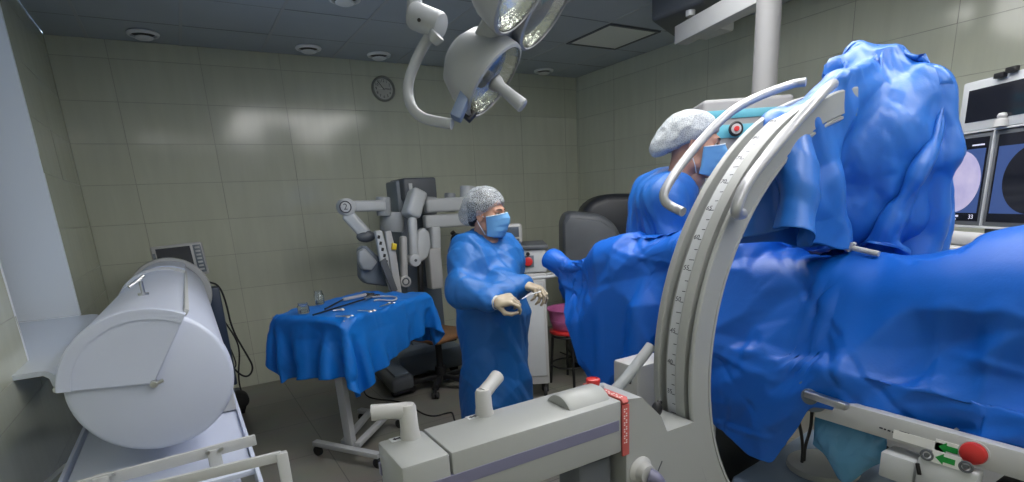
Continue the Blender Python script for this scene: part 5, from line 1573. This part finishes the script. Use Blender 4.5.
def make_person(name, base, F, H, head_pos, face, head_pitch, head_tilt, sh, el, wr, label, male, skin, shirt, gown_m, hands, torso, capmat, hk, tm_lean=(0, 0)):
    """sh/el/wr: shoulder, elbow, wrist of (right, left) in the body frame"""
    t = thing(name, base, label, 'person')
    M = local(base, F); Mi = M.inverted()
    HM = head_frame(head_pos, face, head_tilt, head_pitch)
    hp = Mi @ Vector(head_pos)
    # ---- body: one continuous surface from feet to neck, head carried on the neck
    S = SDF((-.75, -.40, -.02), (.75, .75, H-.10), .0095)
    tw = torso['w']; lx, ly = tm_lean
    zs = torso.get('zs', H*.815); zh = H*.52
    S.ell((lx, ly, H*.72), (tw, .115, .16), .04).ell((lx*.5, ly*.5+.01, H*.60), (tw*.85, .105, .14), .06).ell((0, -.01, zh), (tw*.98, .12, .13), .06)
    nb = Vector((hp.x, hp.y, hp.z-.13)); S.cap((lx, ly-.01, zs-.02), tuple(nb), .07, .05, .05)
    for i in (0, 1):
        S.cap((lx, ly, zs-.01), sh[i], .06, .058, .04).cap(sh[i], el[i], .052, .042, .03).cap(el[i], wr[i], .042, .027, .02)
        w_ = np.array(wr[i]); f_ = np.array(hands[i]['dir_b']); S.cap(wr[i], tuple(w_+f_*.035), .025, .021, .02)
    for q in (-1, 1):
        S.cap((q*.085, 0, zh-.06), (q*.095, .01, H*.28), .082, .055, .03).cap((q*.095, .01, H*.28), (q*.10, -.01, .085), .054, .036, .03).cap((q*.10, -.03, .045), (q*.115, .13, .03), .042, .032, .03)
    Vb, Fb = S.mesh(2); Vb = place_np(Vb, M)
    Vh, Fh = head_sdf(None, hk, male); Vh = place_np(Vh, HM)
    body = link('body', npmesh('body', np.concatenate([Vb, Vh]), np.concatenate([mirror_fix(Fb, M), mirror_fix(Fh, HM)+len(Vb)])), skin, t, 180)
    eyes(t, HM, hk, (0.10, 1, -.05))
    # ---- gown
    G = SDF((-.8, -.50, torso['hem']-.03), (.8, .75, H*.90), .0075)
    gw = torso['gw']
    G.ell((lx, ly, H*.735), (gw*.97, .155, .20), .05).ell((lx*.6, ly*.6+.02, H*.60), (gw, .165, .22), .08)
    G.cone(torso['hem'], H*.64, (0, 0), (lx*.5, ly*.5+.01), (gw*1.12, .205), (gw*.98, .165), .06)
    G.cap((lx, ly-.01, zs-.035), (hp.x*.9+lx*.1, hp.y-.055*hk, hp.z-.188*hk), .10, .074*hk, .06)
    for i in (0, 1):
        a, b, c = sh[i], el[i], wr[i]
        G.cap((lx, ly, zs-.03), a, .10, .080, .09).cap(a, b, .078, .080, .10).cap(b, tuple(np.array(b)*.25+np.array(c)*.75), .086, .060, .04).cap(tuple(np.array(b)*.25+np.array(c)*.75), tuple(np.array(b)*.08+np.array(c)*.92), .054, .044, .02)
    Vg, Fg = G.mesh(2); Vg, Fg = gown_finish(Vg, Fg, 31 if male else 41, .10, torso['hem'], 1.3, H)
    link('gown', npmesh('gown', place_np(Vg, M), mirror_fix(Fg, M)), gown_m, t, 180)
    # trouser legs below the hem and clogs
    for q in (-1, 1):
        T = SDF((-.4, -.3, .03), (.4, .3, .75), .0095)
        T.cap((q*.095, .008, .62), (q*.099, -.012, .10), .095, .068, .0).half((0, 0, -1), (0, 0, .085), .004)
        Vt, Ft = T.mesh(1); link('trouser_leg', npmesh('trouser_leg', place_np(Vt, M), mirror_fix(Ft, M)), M_trouser, t, 180)
        T = SDF((-.4, -.3, -.02), (.4, .4, .2), .0075)
        T.cap((q*.10, -.035, .05), (q*.116, .135, .042), .052, .046, .03).cap((q*.10, -.03, .06), (q*.10, -.02, .09), .050, .046, .03).half((0, 0, -1), (0, 0, .004), .004)
        Vt, Ft = T.mesh(1); link('shoe', npmesh('shoe', place_np(Vt, M), mirror_fix(Ft, M)), M_white, t, 180)
    # neckline, undershirt
    nk = Vector((hp.x, hp.y-.035*hk, hp.z-.155*hk))
    base_n = Vector((lx, ly-.012, zs+.022))
    ax = (Vector((nb.x, nb.y-.03, nb.z))-base_n)
    nc = M @ Vector((hp.x*.9+lx*.1, hp.y-.052*hk, hp.z-.178*hk)); axw = M.to_3x3() @ Vector((0, .30, 1)).normalized()
    MB().torus(nc, axw, .072*hk, .008, 40, 10).build('neck_binding', M_cap_trim, t, 180)
    MB().lathe([(.058*hk, -.02), (.070*hk, -.02), (.066*hk, .02), (.060*hk, .040), (.054*hk, .040)], nc, axw, 36).build('shirt_collar', shirt, t, 60)
    # mask, cap, hair
    Vm, Fm = mask_mesh(hk)
    mo = link('face_mask', npmesh('face_mask', place_np(np.array(Vm), HM), np.array(Fm)), M_mask, t, 180)
    so = mo.modifiers.new('thick', 'SOLIDIFY'); so.thickness = .002; so.offset = 0
    for q in (-1, 1):
        for zz, ze in ((-.012, .012), (-.108, -.028)):
            MB().tube([HM @ (Vector((q*.069 if zz > -.05 else q*.060, .018, zz))*hk), HM @ (Vector((q*.080, .004, (zz+ze)/2))*hk), HM @ (Vector((q*.083, -.020, ze))*hk)], .0016, 6, 1).build('strap', M_maskedge, mo, 60)
    bind = MB().tube([HM @ (Vector(Vm[i])+Vector((0, .002, 0))) for i in range(0, 41, 2)], .0022, 6, 0).build('mask_binding', M_maskedge, mo, 60)
    Vc, Fc = cap_shape(hk, .45 if male else .62, torso['cap'][0], torso['cap'][1], torso['cap'][2], torso['cap'][3], torso['cap'][4], torso['cap'][5], 51)
    link('hair_net_cap', npmesh('hair_net_cap', place_np(Vc, HM), mirror_fix(Fc, HM)), capmat, t, 180)
    S = SDF((-.11*hk, -.15*hk, -.12*hk), (.11*hk, .12*hk, .16*hk), .006*hk)
    S.ell((0, -.020*hk, .038*hk), (.080*hk, .099*hk, .090*hk), 0).ell((0, -.07*hk, -.035*hk), (.062*hk, .045*hk, .05*hk), .03*hk).half((0, .50 if male else .75, -1), (0, .09*hk, (torso['cap'][0]+.006)*hk), .01)
    Vc, Fc = S.mesh(1); link('hair', npmesh('hair', place_np(Vc, HM), mirror_fix(Fc, HM)), M_hair if not male else mat('short_grey_brown_hair', (.10, .085, .07), .6), t, 180)
    # gloves with rolled cuffs
    for i in (0, 1):
        hd = hands[i]
        Vg, Fg = glove_hand(hd['side'], hd['pose'])
        wp = M @ Vector(wr[i]); fd = M.to_3x3() @ Vector(hd['dir_b']); bk = M.to_3x3() @ Vector(hd['back'])
        HMx = hand_matrix(wp, fd, bk)
        Vg = place_np(Vg*hd.get('k', 1.0), HMx)
        g = link('glove', npmesh('glove', Vg, Fg), M_glove, t, 180)
        e = M @ Vector(el[i]); ax = (wp-e).normalized()
        MB().lathe([(.030, .05), (.034, .05), (.036, .0), (.037, -.035), (.033, -.035)], wp-ax*.035, ax, 28).build('cuff', M_cuff, g, 60)
    return t
M_trouser = mat('blue_scrub_cotton', (.03, .10, .30), .8)
M_cap_trim = mat('white_neck_binding', (.62, .68, .74), .6)
# ---- the nurse by the instrument stand
WB = Vector((1.385, 2.555, 0)); WF = (.50, -.86)
wm = local(WB, WF); wi = wm.inverted()
def inb(px, py, d): return tuple(wi @ at(px, py, d=d))
r_sh = (.175, -.01, 1.235); l_sh = (-.165, .0, 1.235)
r_el = inb(463, 291, 2.66); r_wr = inb(495, 302, 2.54)
l_el = inb(504, 289, 2.68); l_wr = inb(524, 285, 2.66)
def dirb(a, b): v = np.array(b)-np.array(a); return tuple(v/np.linalg.norm(v))
hand_r = dict(side=-1, pose=PINCH, dir_b=dirb(inb(495, 302, 2.54), inb(524, 297, 2.50)), back=(.55, -.05, .8), k=.95)
hand_l = dict(side=1, pose=HOLD, dir_b=dirb(inb(524, 285, 2.66), inb(546, 291, 2.60)), back=(-.1, -.55, .8), k=.95)
HW = at(487.5, 214, d=2.74)
make_person('person', WB, WF, 1.54, HW, (.52, -.855, -.06), 0.0, .03, (r_sh, l_sh), (r_el, l_el), (r_wr, l_wr),
            'woman in blue surgical gown, net cap and face mask standing beside the instrument stand', False, M_skin, M_red_shirt, M_wgown,
            (hand_r, hand_l), dict(w=.145, gw=.20, hem=.26, cap=(.058, .098, .118, .100, .048, .028)), cap_mat('net_cap', .22), .93)
# thread held between her hands
th = [at(522, 299, d=2.47), at(530, 294.5, d=2.48), at(541, 291.5, d=2.5)]
o = MB().tube(th, .0025, 8, 2).build('suture_thread', M_steel, None, 60); tag(o, 'thin wire held between the gloved hands of the standing woman', 'wire')
# ---- the surgeon beyond the patient
MBs = Vector((1.90, 1.80, 0)); MF = (.60, -.80)
HMn = at(694, 146, d=2.24)
mm = local(MBs, MF); mi = mm.inverted()
rs, ls = (.21, .03, 1.475), (-.21, .03, 1.475)
re_, le_ = (.27, .10, 1.16), (-.26, .14, 1.14)
rw, lw = (.20, .33, 1.22), (-.12, .34, 1.20)
hr = dict(side=-1, pose=HOLD, dir_b=dirb(re_, rw), back=(.2, -.2, .9)); hl = dict(side=1, pose=HOLD, dir_b=dirb(le_, lw), back=(-.2, -.2, .9))
make_person('person', MBs, MF, 1.80, HMn, (.70, -.70, -.10), 0.0, .0, (rs, ls), (re_, le_), (rw, lw),
            'man in blue surgical gown, white net cap and mask, in profile behind the C-arm', True, M_skin2, M_navy_shirt, M_gown,
            (hr, hl), dict(zs=1.505, w=.165, gw=.22, hem=.30, cap=(.058, .090, .118, .094, .046, .030)), cap_mat('white_net_cap', .62), 1.0)
M_lampw = mat('lamp_white_enamel', (.38, .40, .43), .3)
M_refl = mat('faceted_reflector', (.80, .78, .70), .10, metal=1, bump=.5, bscale=60)
M_lampglass = mat('lamp_cover_glass', (.92, .96, .96), .03, trans=1.0)
M_plateblue = mat('blue_grey_plate', (.20, .26, .40), .35)
M_dkhouse = mat('dark_housing_grey', (.075, .085, .10), .45)
M_polew = mat('pole_white', (.24, .24, .245), .5)
# ------------------------------------------------------------------ surgical lamp on its arm
def lamp():
    Cc = at(492, 80, d=1.50)
    X, Y, Z = [Vector(CAMM[i]) for i in range(3)]     # sight-line axes of this viewpoint used only to lay out directions
    Nv = (X*.76+Y*.65-Z*.02).normalized()             # the way the lamp shines
    T = (X*.66-Y*.75+Z*.05); T = (T-Nv*T.dot(Nv)).normalized(); B = Nv.cross(T)
    t = thing('surgical_lamp', Cc, 'large white surgical lamp head with glass reflectors and a pull handle, hanging overhead', 'surgical lamp')
    px = 1.5/FPX
    def petal(c, r, name):
        MB().lathe([(0, -.135), (r*.45, -.13), (r*.75, -.105), (r*.95, -.055), (r*1.0, -.014), (r*1.0, .0), (r*.94, .006), (r*.90, .0)], c, Nv, 48).build(name, M_lampw, t)
        MB().lathe([(r*.985, -.006), (r*1.01, 0), (r*1.0, .010), (r*.93, .013), (r*.91, .006)], c, Nv, 48).build('rim_ring', M_lampw, t)
        MB().lathe([(0, -.055), (r*.25, -.052), (r*.5, -.042), (r*.75, -.024), (r*.92, .003)], c, Nv, 40).build('reflector', M_refl, t, 12)
        MB().lathe([(0, .008), (r*.90, .006), (r*.915, .010), (0, .013)], c, Nv, 40).build('glass_cover', M_lampglass, t)
        g = MB()
        g.lathe([(0, -.045), (.012, -.045), (.014, -.02), (0, -.012)], c, Nv, 16)
        g.build('bulb', M_ltgrey, t)
    r = .115
    petal(Cc, r, 'lamp_pod')
    for ang, nm in ((35, 0), (-55, 1)):
        a = math.radians(ang)
    petal(Cc+T*.235+B*.03-Nv*.01, r, 'lamp_pod'); petal(Cc+T*.13+B*.225-Nv*.01, r, 'lamp_pod'); petal(Cc+T*.47-Nv*.012, r, 'lamp_pod')
    # backbone shell
    M = Matrix((T, B, Nv)).transposed().to_4x4(); M.translation = Cc
    b = MB()
    b.prism([(-.02, -.085), (.20, -.10), (.52, -.08), (.56, .0), (.52, .08), (.22, .16), (.06, .12), (-.03, .06)], -.088, -.030, M, .02, 3)
    b.build('backbone', M_lampw, t, 40)
    # pull handle at the middle of the lower pod
    h0 = Cc-T*.0
    MB().lathe([(0, 0), (.024, 0), (.022, .015), (.0155, .03), (.0165, .06), (.019, .095), (.0195, .108), (.015, .112), (0, .113)], h0+Nv*.004, Nv, 28).build('pull_handle', M_lampw, t)
    # control plate at the rim
    p0, p1 = at(470.5, 84, d=1.46), at(455.5, 119, d=1.46)
    MB().beam(p0, p1, .038, .030, up=X, bev=.004).build('control_plate', M_plateblue, t)
    q = Cc-T*(r*.93)-B*.035+Nv*.004
    MB().box(q, (.03, .02, .03), M.to_3x3().to_4x4(), .002).build('black_clip', M_black, t)
    # curved yoke tube and its joint
    d = 1.50
    pts = [(436, 30, 1.48), (428, 38, 1.49), (417, 58, 1.5), (409, 78, 1.5), (407.5, 94, 1.5), (412, 109, 1.49), (422, 118, 1.48), (436, 121.5, 1.47), (452, 124, 1.46)]
    MB().tube([at(a, b_, d=c) for a, b_, c in pts], .0145, 16, 2).build('yoke_tube', M_lampw, t, 60)
    j0, j1 = at(412, 14.5, d=1.49), at(442, 27, d=1.47)
    jb = MB().cyl(j0, j1, .036, seg=32, bev=.010); jb.build('joint_housing', M_lampw, t)
    MB().cyl(at(419, 20, d=1.452), at(419, 20, d=1.445), .005, seg=12).build('joint_screw', M_black, t)
    MB().cyl(at(438, 34, d=1.46), at(432, 42, d=1.47), .022, .018, seg=20, bev=.003).build('yoke_socket', M_lampw, t)
    up = at(414, 14, d=1.49)
    MB().cyl(up, at(416, -30, d=1.47), .021, seg=20).build('drop_tube', M_lampw, t)
    e = at(416, -30, d=1.47)
    MB().tube([e, Vector((e.x+.05, e.y+.0, 2.42)), Vector((1.35, .9, 2.46))], .026, 16, 1).build('spring_arm', M_lampw, t, 60)
    MB().cyl((1.35, .9, 2.36), (1.35, .9, ZC-.001), .045, seg=28).cyl((1.35, .9, ZC-.05), (1.35, .9, ZC-.001), .11, seg=32).build('ceiling_mount', M_lampw, t)
lamp()

# ------------------------------------------------------------------ ceiling pendant: dark housing, white boom, white pole with the teal unit
def pendant():
    t = thing('ceiling_boom', (3.5, 3.0, 2.5), 'white square boom under a dark ceiling housing, near the right wall', 'ceiling boom')
    a, b = at(681, 36, z=2.50), at(775, -14, z=2.50)
    MB().beam(a, b, .10, .11, bev=.006).build('boom', M_whitemetal, t)
    p = a+(b-a)*.12
    MB().cyl(p+Vector((0, 0, .085)), p+Vector((0, 0, .12)), .03, seg=18, bev=.003).build('boom_bolt', M_ltgrey, t)
    h = [at(651, 9, z=2.70), at(684, 34, z=2.70), at(725, 10, z=2.70), at(705, -14, z=2.70)]
    MB().prism([(q.x, q.y) for q in h], 2.62, ZC-.0, None, .025, 3).build('dark_housing', M_dkhouse, t)
    MB().span((3.35, 2.75, 2.58), (3.6, 3.0, ZC-.0), .02).build('mount_block', M_whitemetal, t)
pendant()
def pole():
    c = at(767, 40, d=2.85); x, y = c.x, c.y
    t = thing('ceiling_pole', (x, y, .9), 'thick white vertical pole hanging from the ceiling behind the blue-covered C-arm end', 'pole')
    MB().cyl((x, y, 1.30), (x, y, ZC-.001), .062, seg=40).build('tube', M_polew, t)
    MB().lathe([(.062, -.04), (.11, -.04), (.12, -.03), (.12, 0), (.062, 0)], (x, y, ZC-.001), (0, 0, 1), 40).build('ceiling_flange', M_polew, t)
    u0 = at(728, 120, d=2.56); 
    R = Vector((math.cos(-.62), math.sin(-.62), 0))     # the unit's long side
    c0 = at(735, 128, d=2.78)
    t2 = tm = thing('pendant_unit', (c0.x, c0.y, 1.45), 'white and teal medical supply unit with a round dial, behind the head of the man', 'supply unit')
    Rm = rotm(0, 0, -.62)
    MB().box((c0.x+.03, c0.y, c0.z-.10), (.44, .26, .46), Rm, .02, 3).build('housing', M_polew, tm)
    f = Vector((-R.y*-1, -R.x, 0)); f = Vector((R.y, -R.x, 0)).normalized()
    f = f if f.y < 0 else -f
    for zz, hh in ((.055, .040), (-.025, .062)):
        MB().box(Vector((c0.x+.03, c0.y, c0.z+zz))+f*.131, (.43, .006, hh), Rm, .001).build('teal_stripe', M_teal, tm)
    dl = at(735, 128, d=2.36); dd = Vector((c0.x, c0.y, c0.z))+f*.134
    dd = at(735.5, 129, d=(Vector((c0.x, c0.y, c0.z))+f*.136-Vector((0, 0, CAMH))).dot(Vector(CAMM[2])))
    MB().lathe([(0, 0), (.034, 0), (.036, .006), (.030, .012), (0, .012)], dd, f, 32).build('dial_ring', M_black, tm)
    MB().lathe([(0, .012), (.024, .012), (.024, .016), (0, .016)], dd, f, 32).build('dial_face', M_white, tm)
    MB().lathe([(0, .016), (.013, .016), (.012, .024), (0, .025)], dd, f, 24).build('red_centre', M_red, tm)
    MB().beam((x, y, 1.40), (c0.x+.08, c0.y-.02, 1.44), .07, .07, bev=.01).build('support_bracket', M_polew, t)
    for k in range(3):
        MB().box((c0.x+.06, c0.y-.04, 1.42-.05*k), (.30, .20, .03), Rm, .004).build('shelf', M_ltgrey, tm)
pole()

# ------------------------------------------------------------------ monitor trolley
def monitors():
    sd = Vector((.5, .86, 0)).normalized(); nr = Vector((-.86, .5, 0)).normalized()   # along the screens, facing direction
    base = at(986, 180, d=2.22)
    def P(a, z, n=0): return Vector((base.x, base.y, 0))+sd*a+nr*n+Vector((0, 0, z))
    MR = Matrix((-sd, Vector((0, 0, 1)), nr)).transposed().to_4x4()
    def box(mb, a0, a1, z0, z1, n0, n1, bev=0):
        return mb.box(P((a0+a1)/2, (z0+z1)/2, (n0+n1)/2), (abs(a1-a0), abs(z1-z0), abs(n1-n0)), MR, bev)
    d0 = lambda px, py: None
    def sz(px, py):
        # where a sight line meets the plane of the screens
        r = Vector(ray(px, py)); o = Vector((0, 0, CAMH)); q = Vector((base.x, base.y, 0))
        k = (q-o).dot(nr)/r.dot(nr); p = o+r*k; return (p-q).dot(sd), p.z
    t = thing('monitor_trolley', P(-.05, 0, -.25), 'white trolley carrying the three dark monitors at the right edge', 'trolley')
    (aL, zT) = sz(964, 84); (aM, zM) = sz(985, 132); (_, zB) = sz(984, 226)
    box(MB(), -.46, .42, zB-.16, zB-.12, -.42, .22, .008).build('shelf', M_whitemetal, t)
    box(MB(), -.44, .40, .10, zB-.16, -.40, .0, .015).build('cabinet', M_whitemetal, t)
    box(MB(), -.05, .05, zB-.14, zT-.02, -.14, -.07, .006).build('mast', M_dkgrey, t)
    for a in (-.40, .36):
        for n in (-.36, -.04):
            q = P(a, .05, n); MB().cyl(q-sd*.02, q+sd*.02, .05, seg=20, bev=.005).build('caster', M_rubber, t)
    scr = mat('screen_black', (.010, .012, .02), .10)
    def mon(a0, a1, z0, z1, frame_m, lab, bez, dep=.05):
        m = thing('monitor', P((a0+a1)/2, z0, 0), lab, 'monitor')
        box(MB(), a0, a1, z0, z1, -dep, 0, .006).build('housing', frame_m, m)
        box(MB(), a0+bez, a1-bez, z0+bez, z1-bez, -.002, .0015).build('screen', scr, m, 0)
        box(MB(), (a0+a1)/2-.05, (a0+a1)/2+.05, (z0+z1)/2-.05, (z0+z1)/2+.05, -.09, -dep, .004).build('mount', M_dkgrey, m)
        return m
    aT0 = sz(1024, 70)[0]
    w = .40
    mon(aL-.56, aL, zM+.012, zT, M_ltgrey, 'upper dark monitor in a pale grey frame, at the right edge', .035)
    mp = MB()
    for px, py in ((1003, 75), (1015, 69)):
        a, z = sz(px, py); mp = MB(); box(mp, a-.022, a+.022, z-.010, z+.010, -.0, .02, .003); o = mp.build('hanging_clip', M_black, None); tag(o, 'small black clip on the wall side above the upper monitor, %s' % ('lower one' if px < 1010 else 'higher one'), 'clip')
    scale = mat('screen_blue', (.03, .05, .13), .3, emit=(.05, .11, .34), estr=.42)
    fluo = mat('xray_image', (.3, .28, .4), .3, emit=(.42, .40, .60), estr=.62, var=0)
    nt = fluo.node_tree; N = nt.nodes; nz = N.new('ShaderNodeTexNoise'); nz.inputs['Scale'].default_value = 14; nz.inputs['Detail'].default_value = 4
    tc = N.new('ShaderNodeTexCoord'); cr = N.new('ShaderNodeValToRGB')
    cr.color_ramp.elements[0].position = .3; cr.color_ramp.elements[0].color = (.26, .24, .46, 1); cr.color_ramp.elements[1].position = .7; cr.color_ramp.elements[1].color = (.52, .47, .62, 1)
    nt.links.new(tc.outputs['Object'], nz.inputs['Vector']); nt.links.new(nz.outputs['Fac'], cr.inputs['Fac']); nt.links.new(cr.outputs['Color'], N['Principled BSDF'].inputs['Emission Color'])
    ui = mat('screen_text', (.5, .5, .6), .4, emit=(.5, .5, .65), estr=.6)
    M2 = lambda a, z, n: Matrix.Translation(P(a, z, n)) @ MR
    # left screen with the round X-ray picture
    a_r = sz(988, 180)[0]
    m1 = mon(a_r+.003, a_r+w, zB, zM, M_dkgrey, 'monitor showing a round pale X-ray picture, half behind the blue cover', .018)
    ca, cz = sz(966, 187); z_hi = sz(975, 149)[1]; z_lo = sz(975, 213)[1]
    box(MB(), a_r+.03, a_r+w-.03, z_lo, z_hi, .001, .002).build('picture_field', scale, m1, 0)
    MB().lathe([(0, .0026), ((z_hi-z_lo)/2, .0026), ((z_hi-z_lo)/2, .0018), (0, .0018)], P(a_r+.165, (z_hi+z_lo)/2, 0), nr, 48).build('xray_picture', fluo, m1, 0)
    q = MB(); q.text('33', .026, M2(a_r+.055, (zB+.018+z_lo)/2, .002), .0006); q.text('RAD 66 kV', .012, M2(a_r+.17, (zB+.018+z_lo)/2, .002), .0006) if False else None
    q.build('screen_digits', ui, m1, 0)
    q = MB(); box(q, a_r+.12, a_r+.18, z_lo-.018, z_lo-.010, .0015, .0022); box(q, a_r+.13, a_r+.17, z_lo-.030, z_lo-.024, .0015, .0022); q.build('screen_captions', ui, m1, 0)
    q = MB(); box(q, a_r+.04, a_r+.10, z_hi+.012, z_hi+.018, .0015, .0022); q.build('screen_header', ui, m1, 0)
    # right screen with the dark circle
    m2 = mon(a_r-w, a_r-.003, zB, zM, M_dkgrey, 'monitor showing a black circle on blue, at the right edge below the upper monitor', .018)
    box(MB(), a_r-w+.03, a_r-.03, z_lo, z_hi, .001, .002).build('picture_field', scale, m2, 0)
    MB().lathe([(0, .0026), ((z_hi-z_lo)/2, .0026), ((z_hi-z_lo)/2, .0018), (0, .0018)], P(a_r-.20, (z_hi+z_lo)/2, 0), nr, 48).build('dark_circle', scr, m2, 0)
    mb = MB(); box(mb, a_r-.0035, a_r+.0035, zB-.004, zM+.004, -.02, .006, .001); mb.build('divider', M_ltgrey, t)
    mb = MB(); box(mb, a_r-w, a_r+w, zB-.010, zB-.001, -.04, .006, .001); mb.build('ledge', M_ltgrey, t)
    mb = MB(); box(mb, a_r-w, a_r+w, zM+.002, zM+.010, -.04, .006, .001); mb.build('ledge', M_ltgrey, t)
    da, dz = sz(1003, 127)
    dm = MB().lathe([(0, .052), (.012, .050), (.017, .040), (.014, .030), (.022, .024), (.026, .0), (0, 0)], P(da, zM+.012, .01), (0, 0, 1), 24).build('camera_dome', M_white, None); tag(dm, 'small white dome sensor on top of the two lower monitors', 'sensor')
    # things on the shelf below
    zs = zB-.12
    r = MB().cyl(P(-.28, zs+.078, .14), P(.12, zs+.078, .10), .028, seg=24, bev=.008).build('paper_roll', M_white, None); tag(r, 'long white roll lying just under the monitors at the right edge', 'roll')
    b = thing('recorder_box', P(.03, zs, .12), 'flat white box with a dark slot on the shelf below the monitors', 'device')
    box(MB(), -.20, .22, zs, zs+.05, .0, .20, .006).build('case', M_white, b)
    box(MB(), -.12, .20, zs+.018, zs+.028, .195, .203).build('slot', M_black, b)
    k = MB().tube([P(.36, zs+.01, .1), P(.30, zs+.02, .14), P(.25, zs+.012, .16), P(.29, zs+.01, .2), P(.38, zs+.012, .19)], .006, 8, 3).build('cable', M_rubber, None, 60); tag(k, 'black cable coiled on the shelf left of the flat white box', 'cable')
monitors()
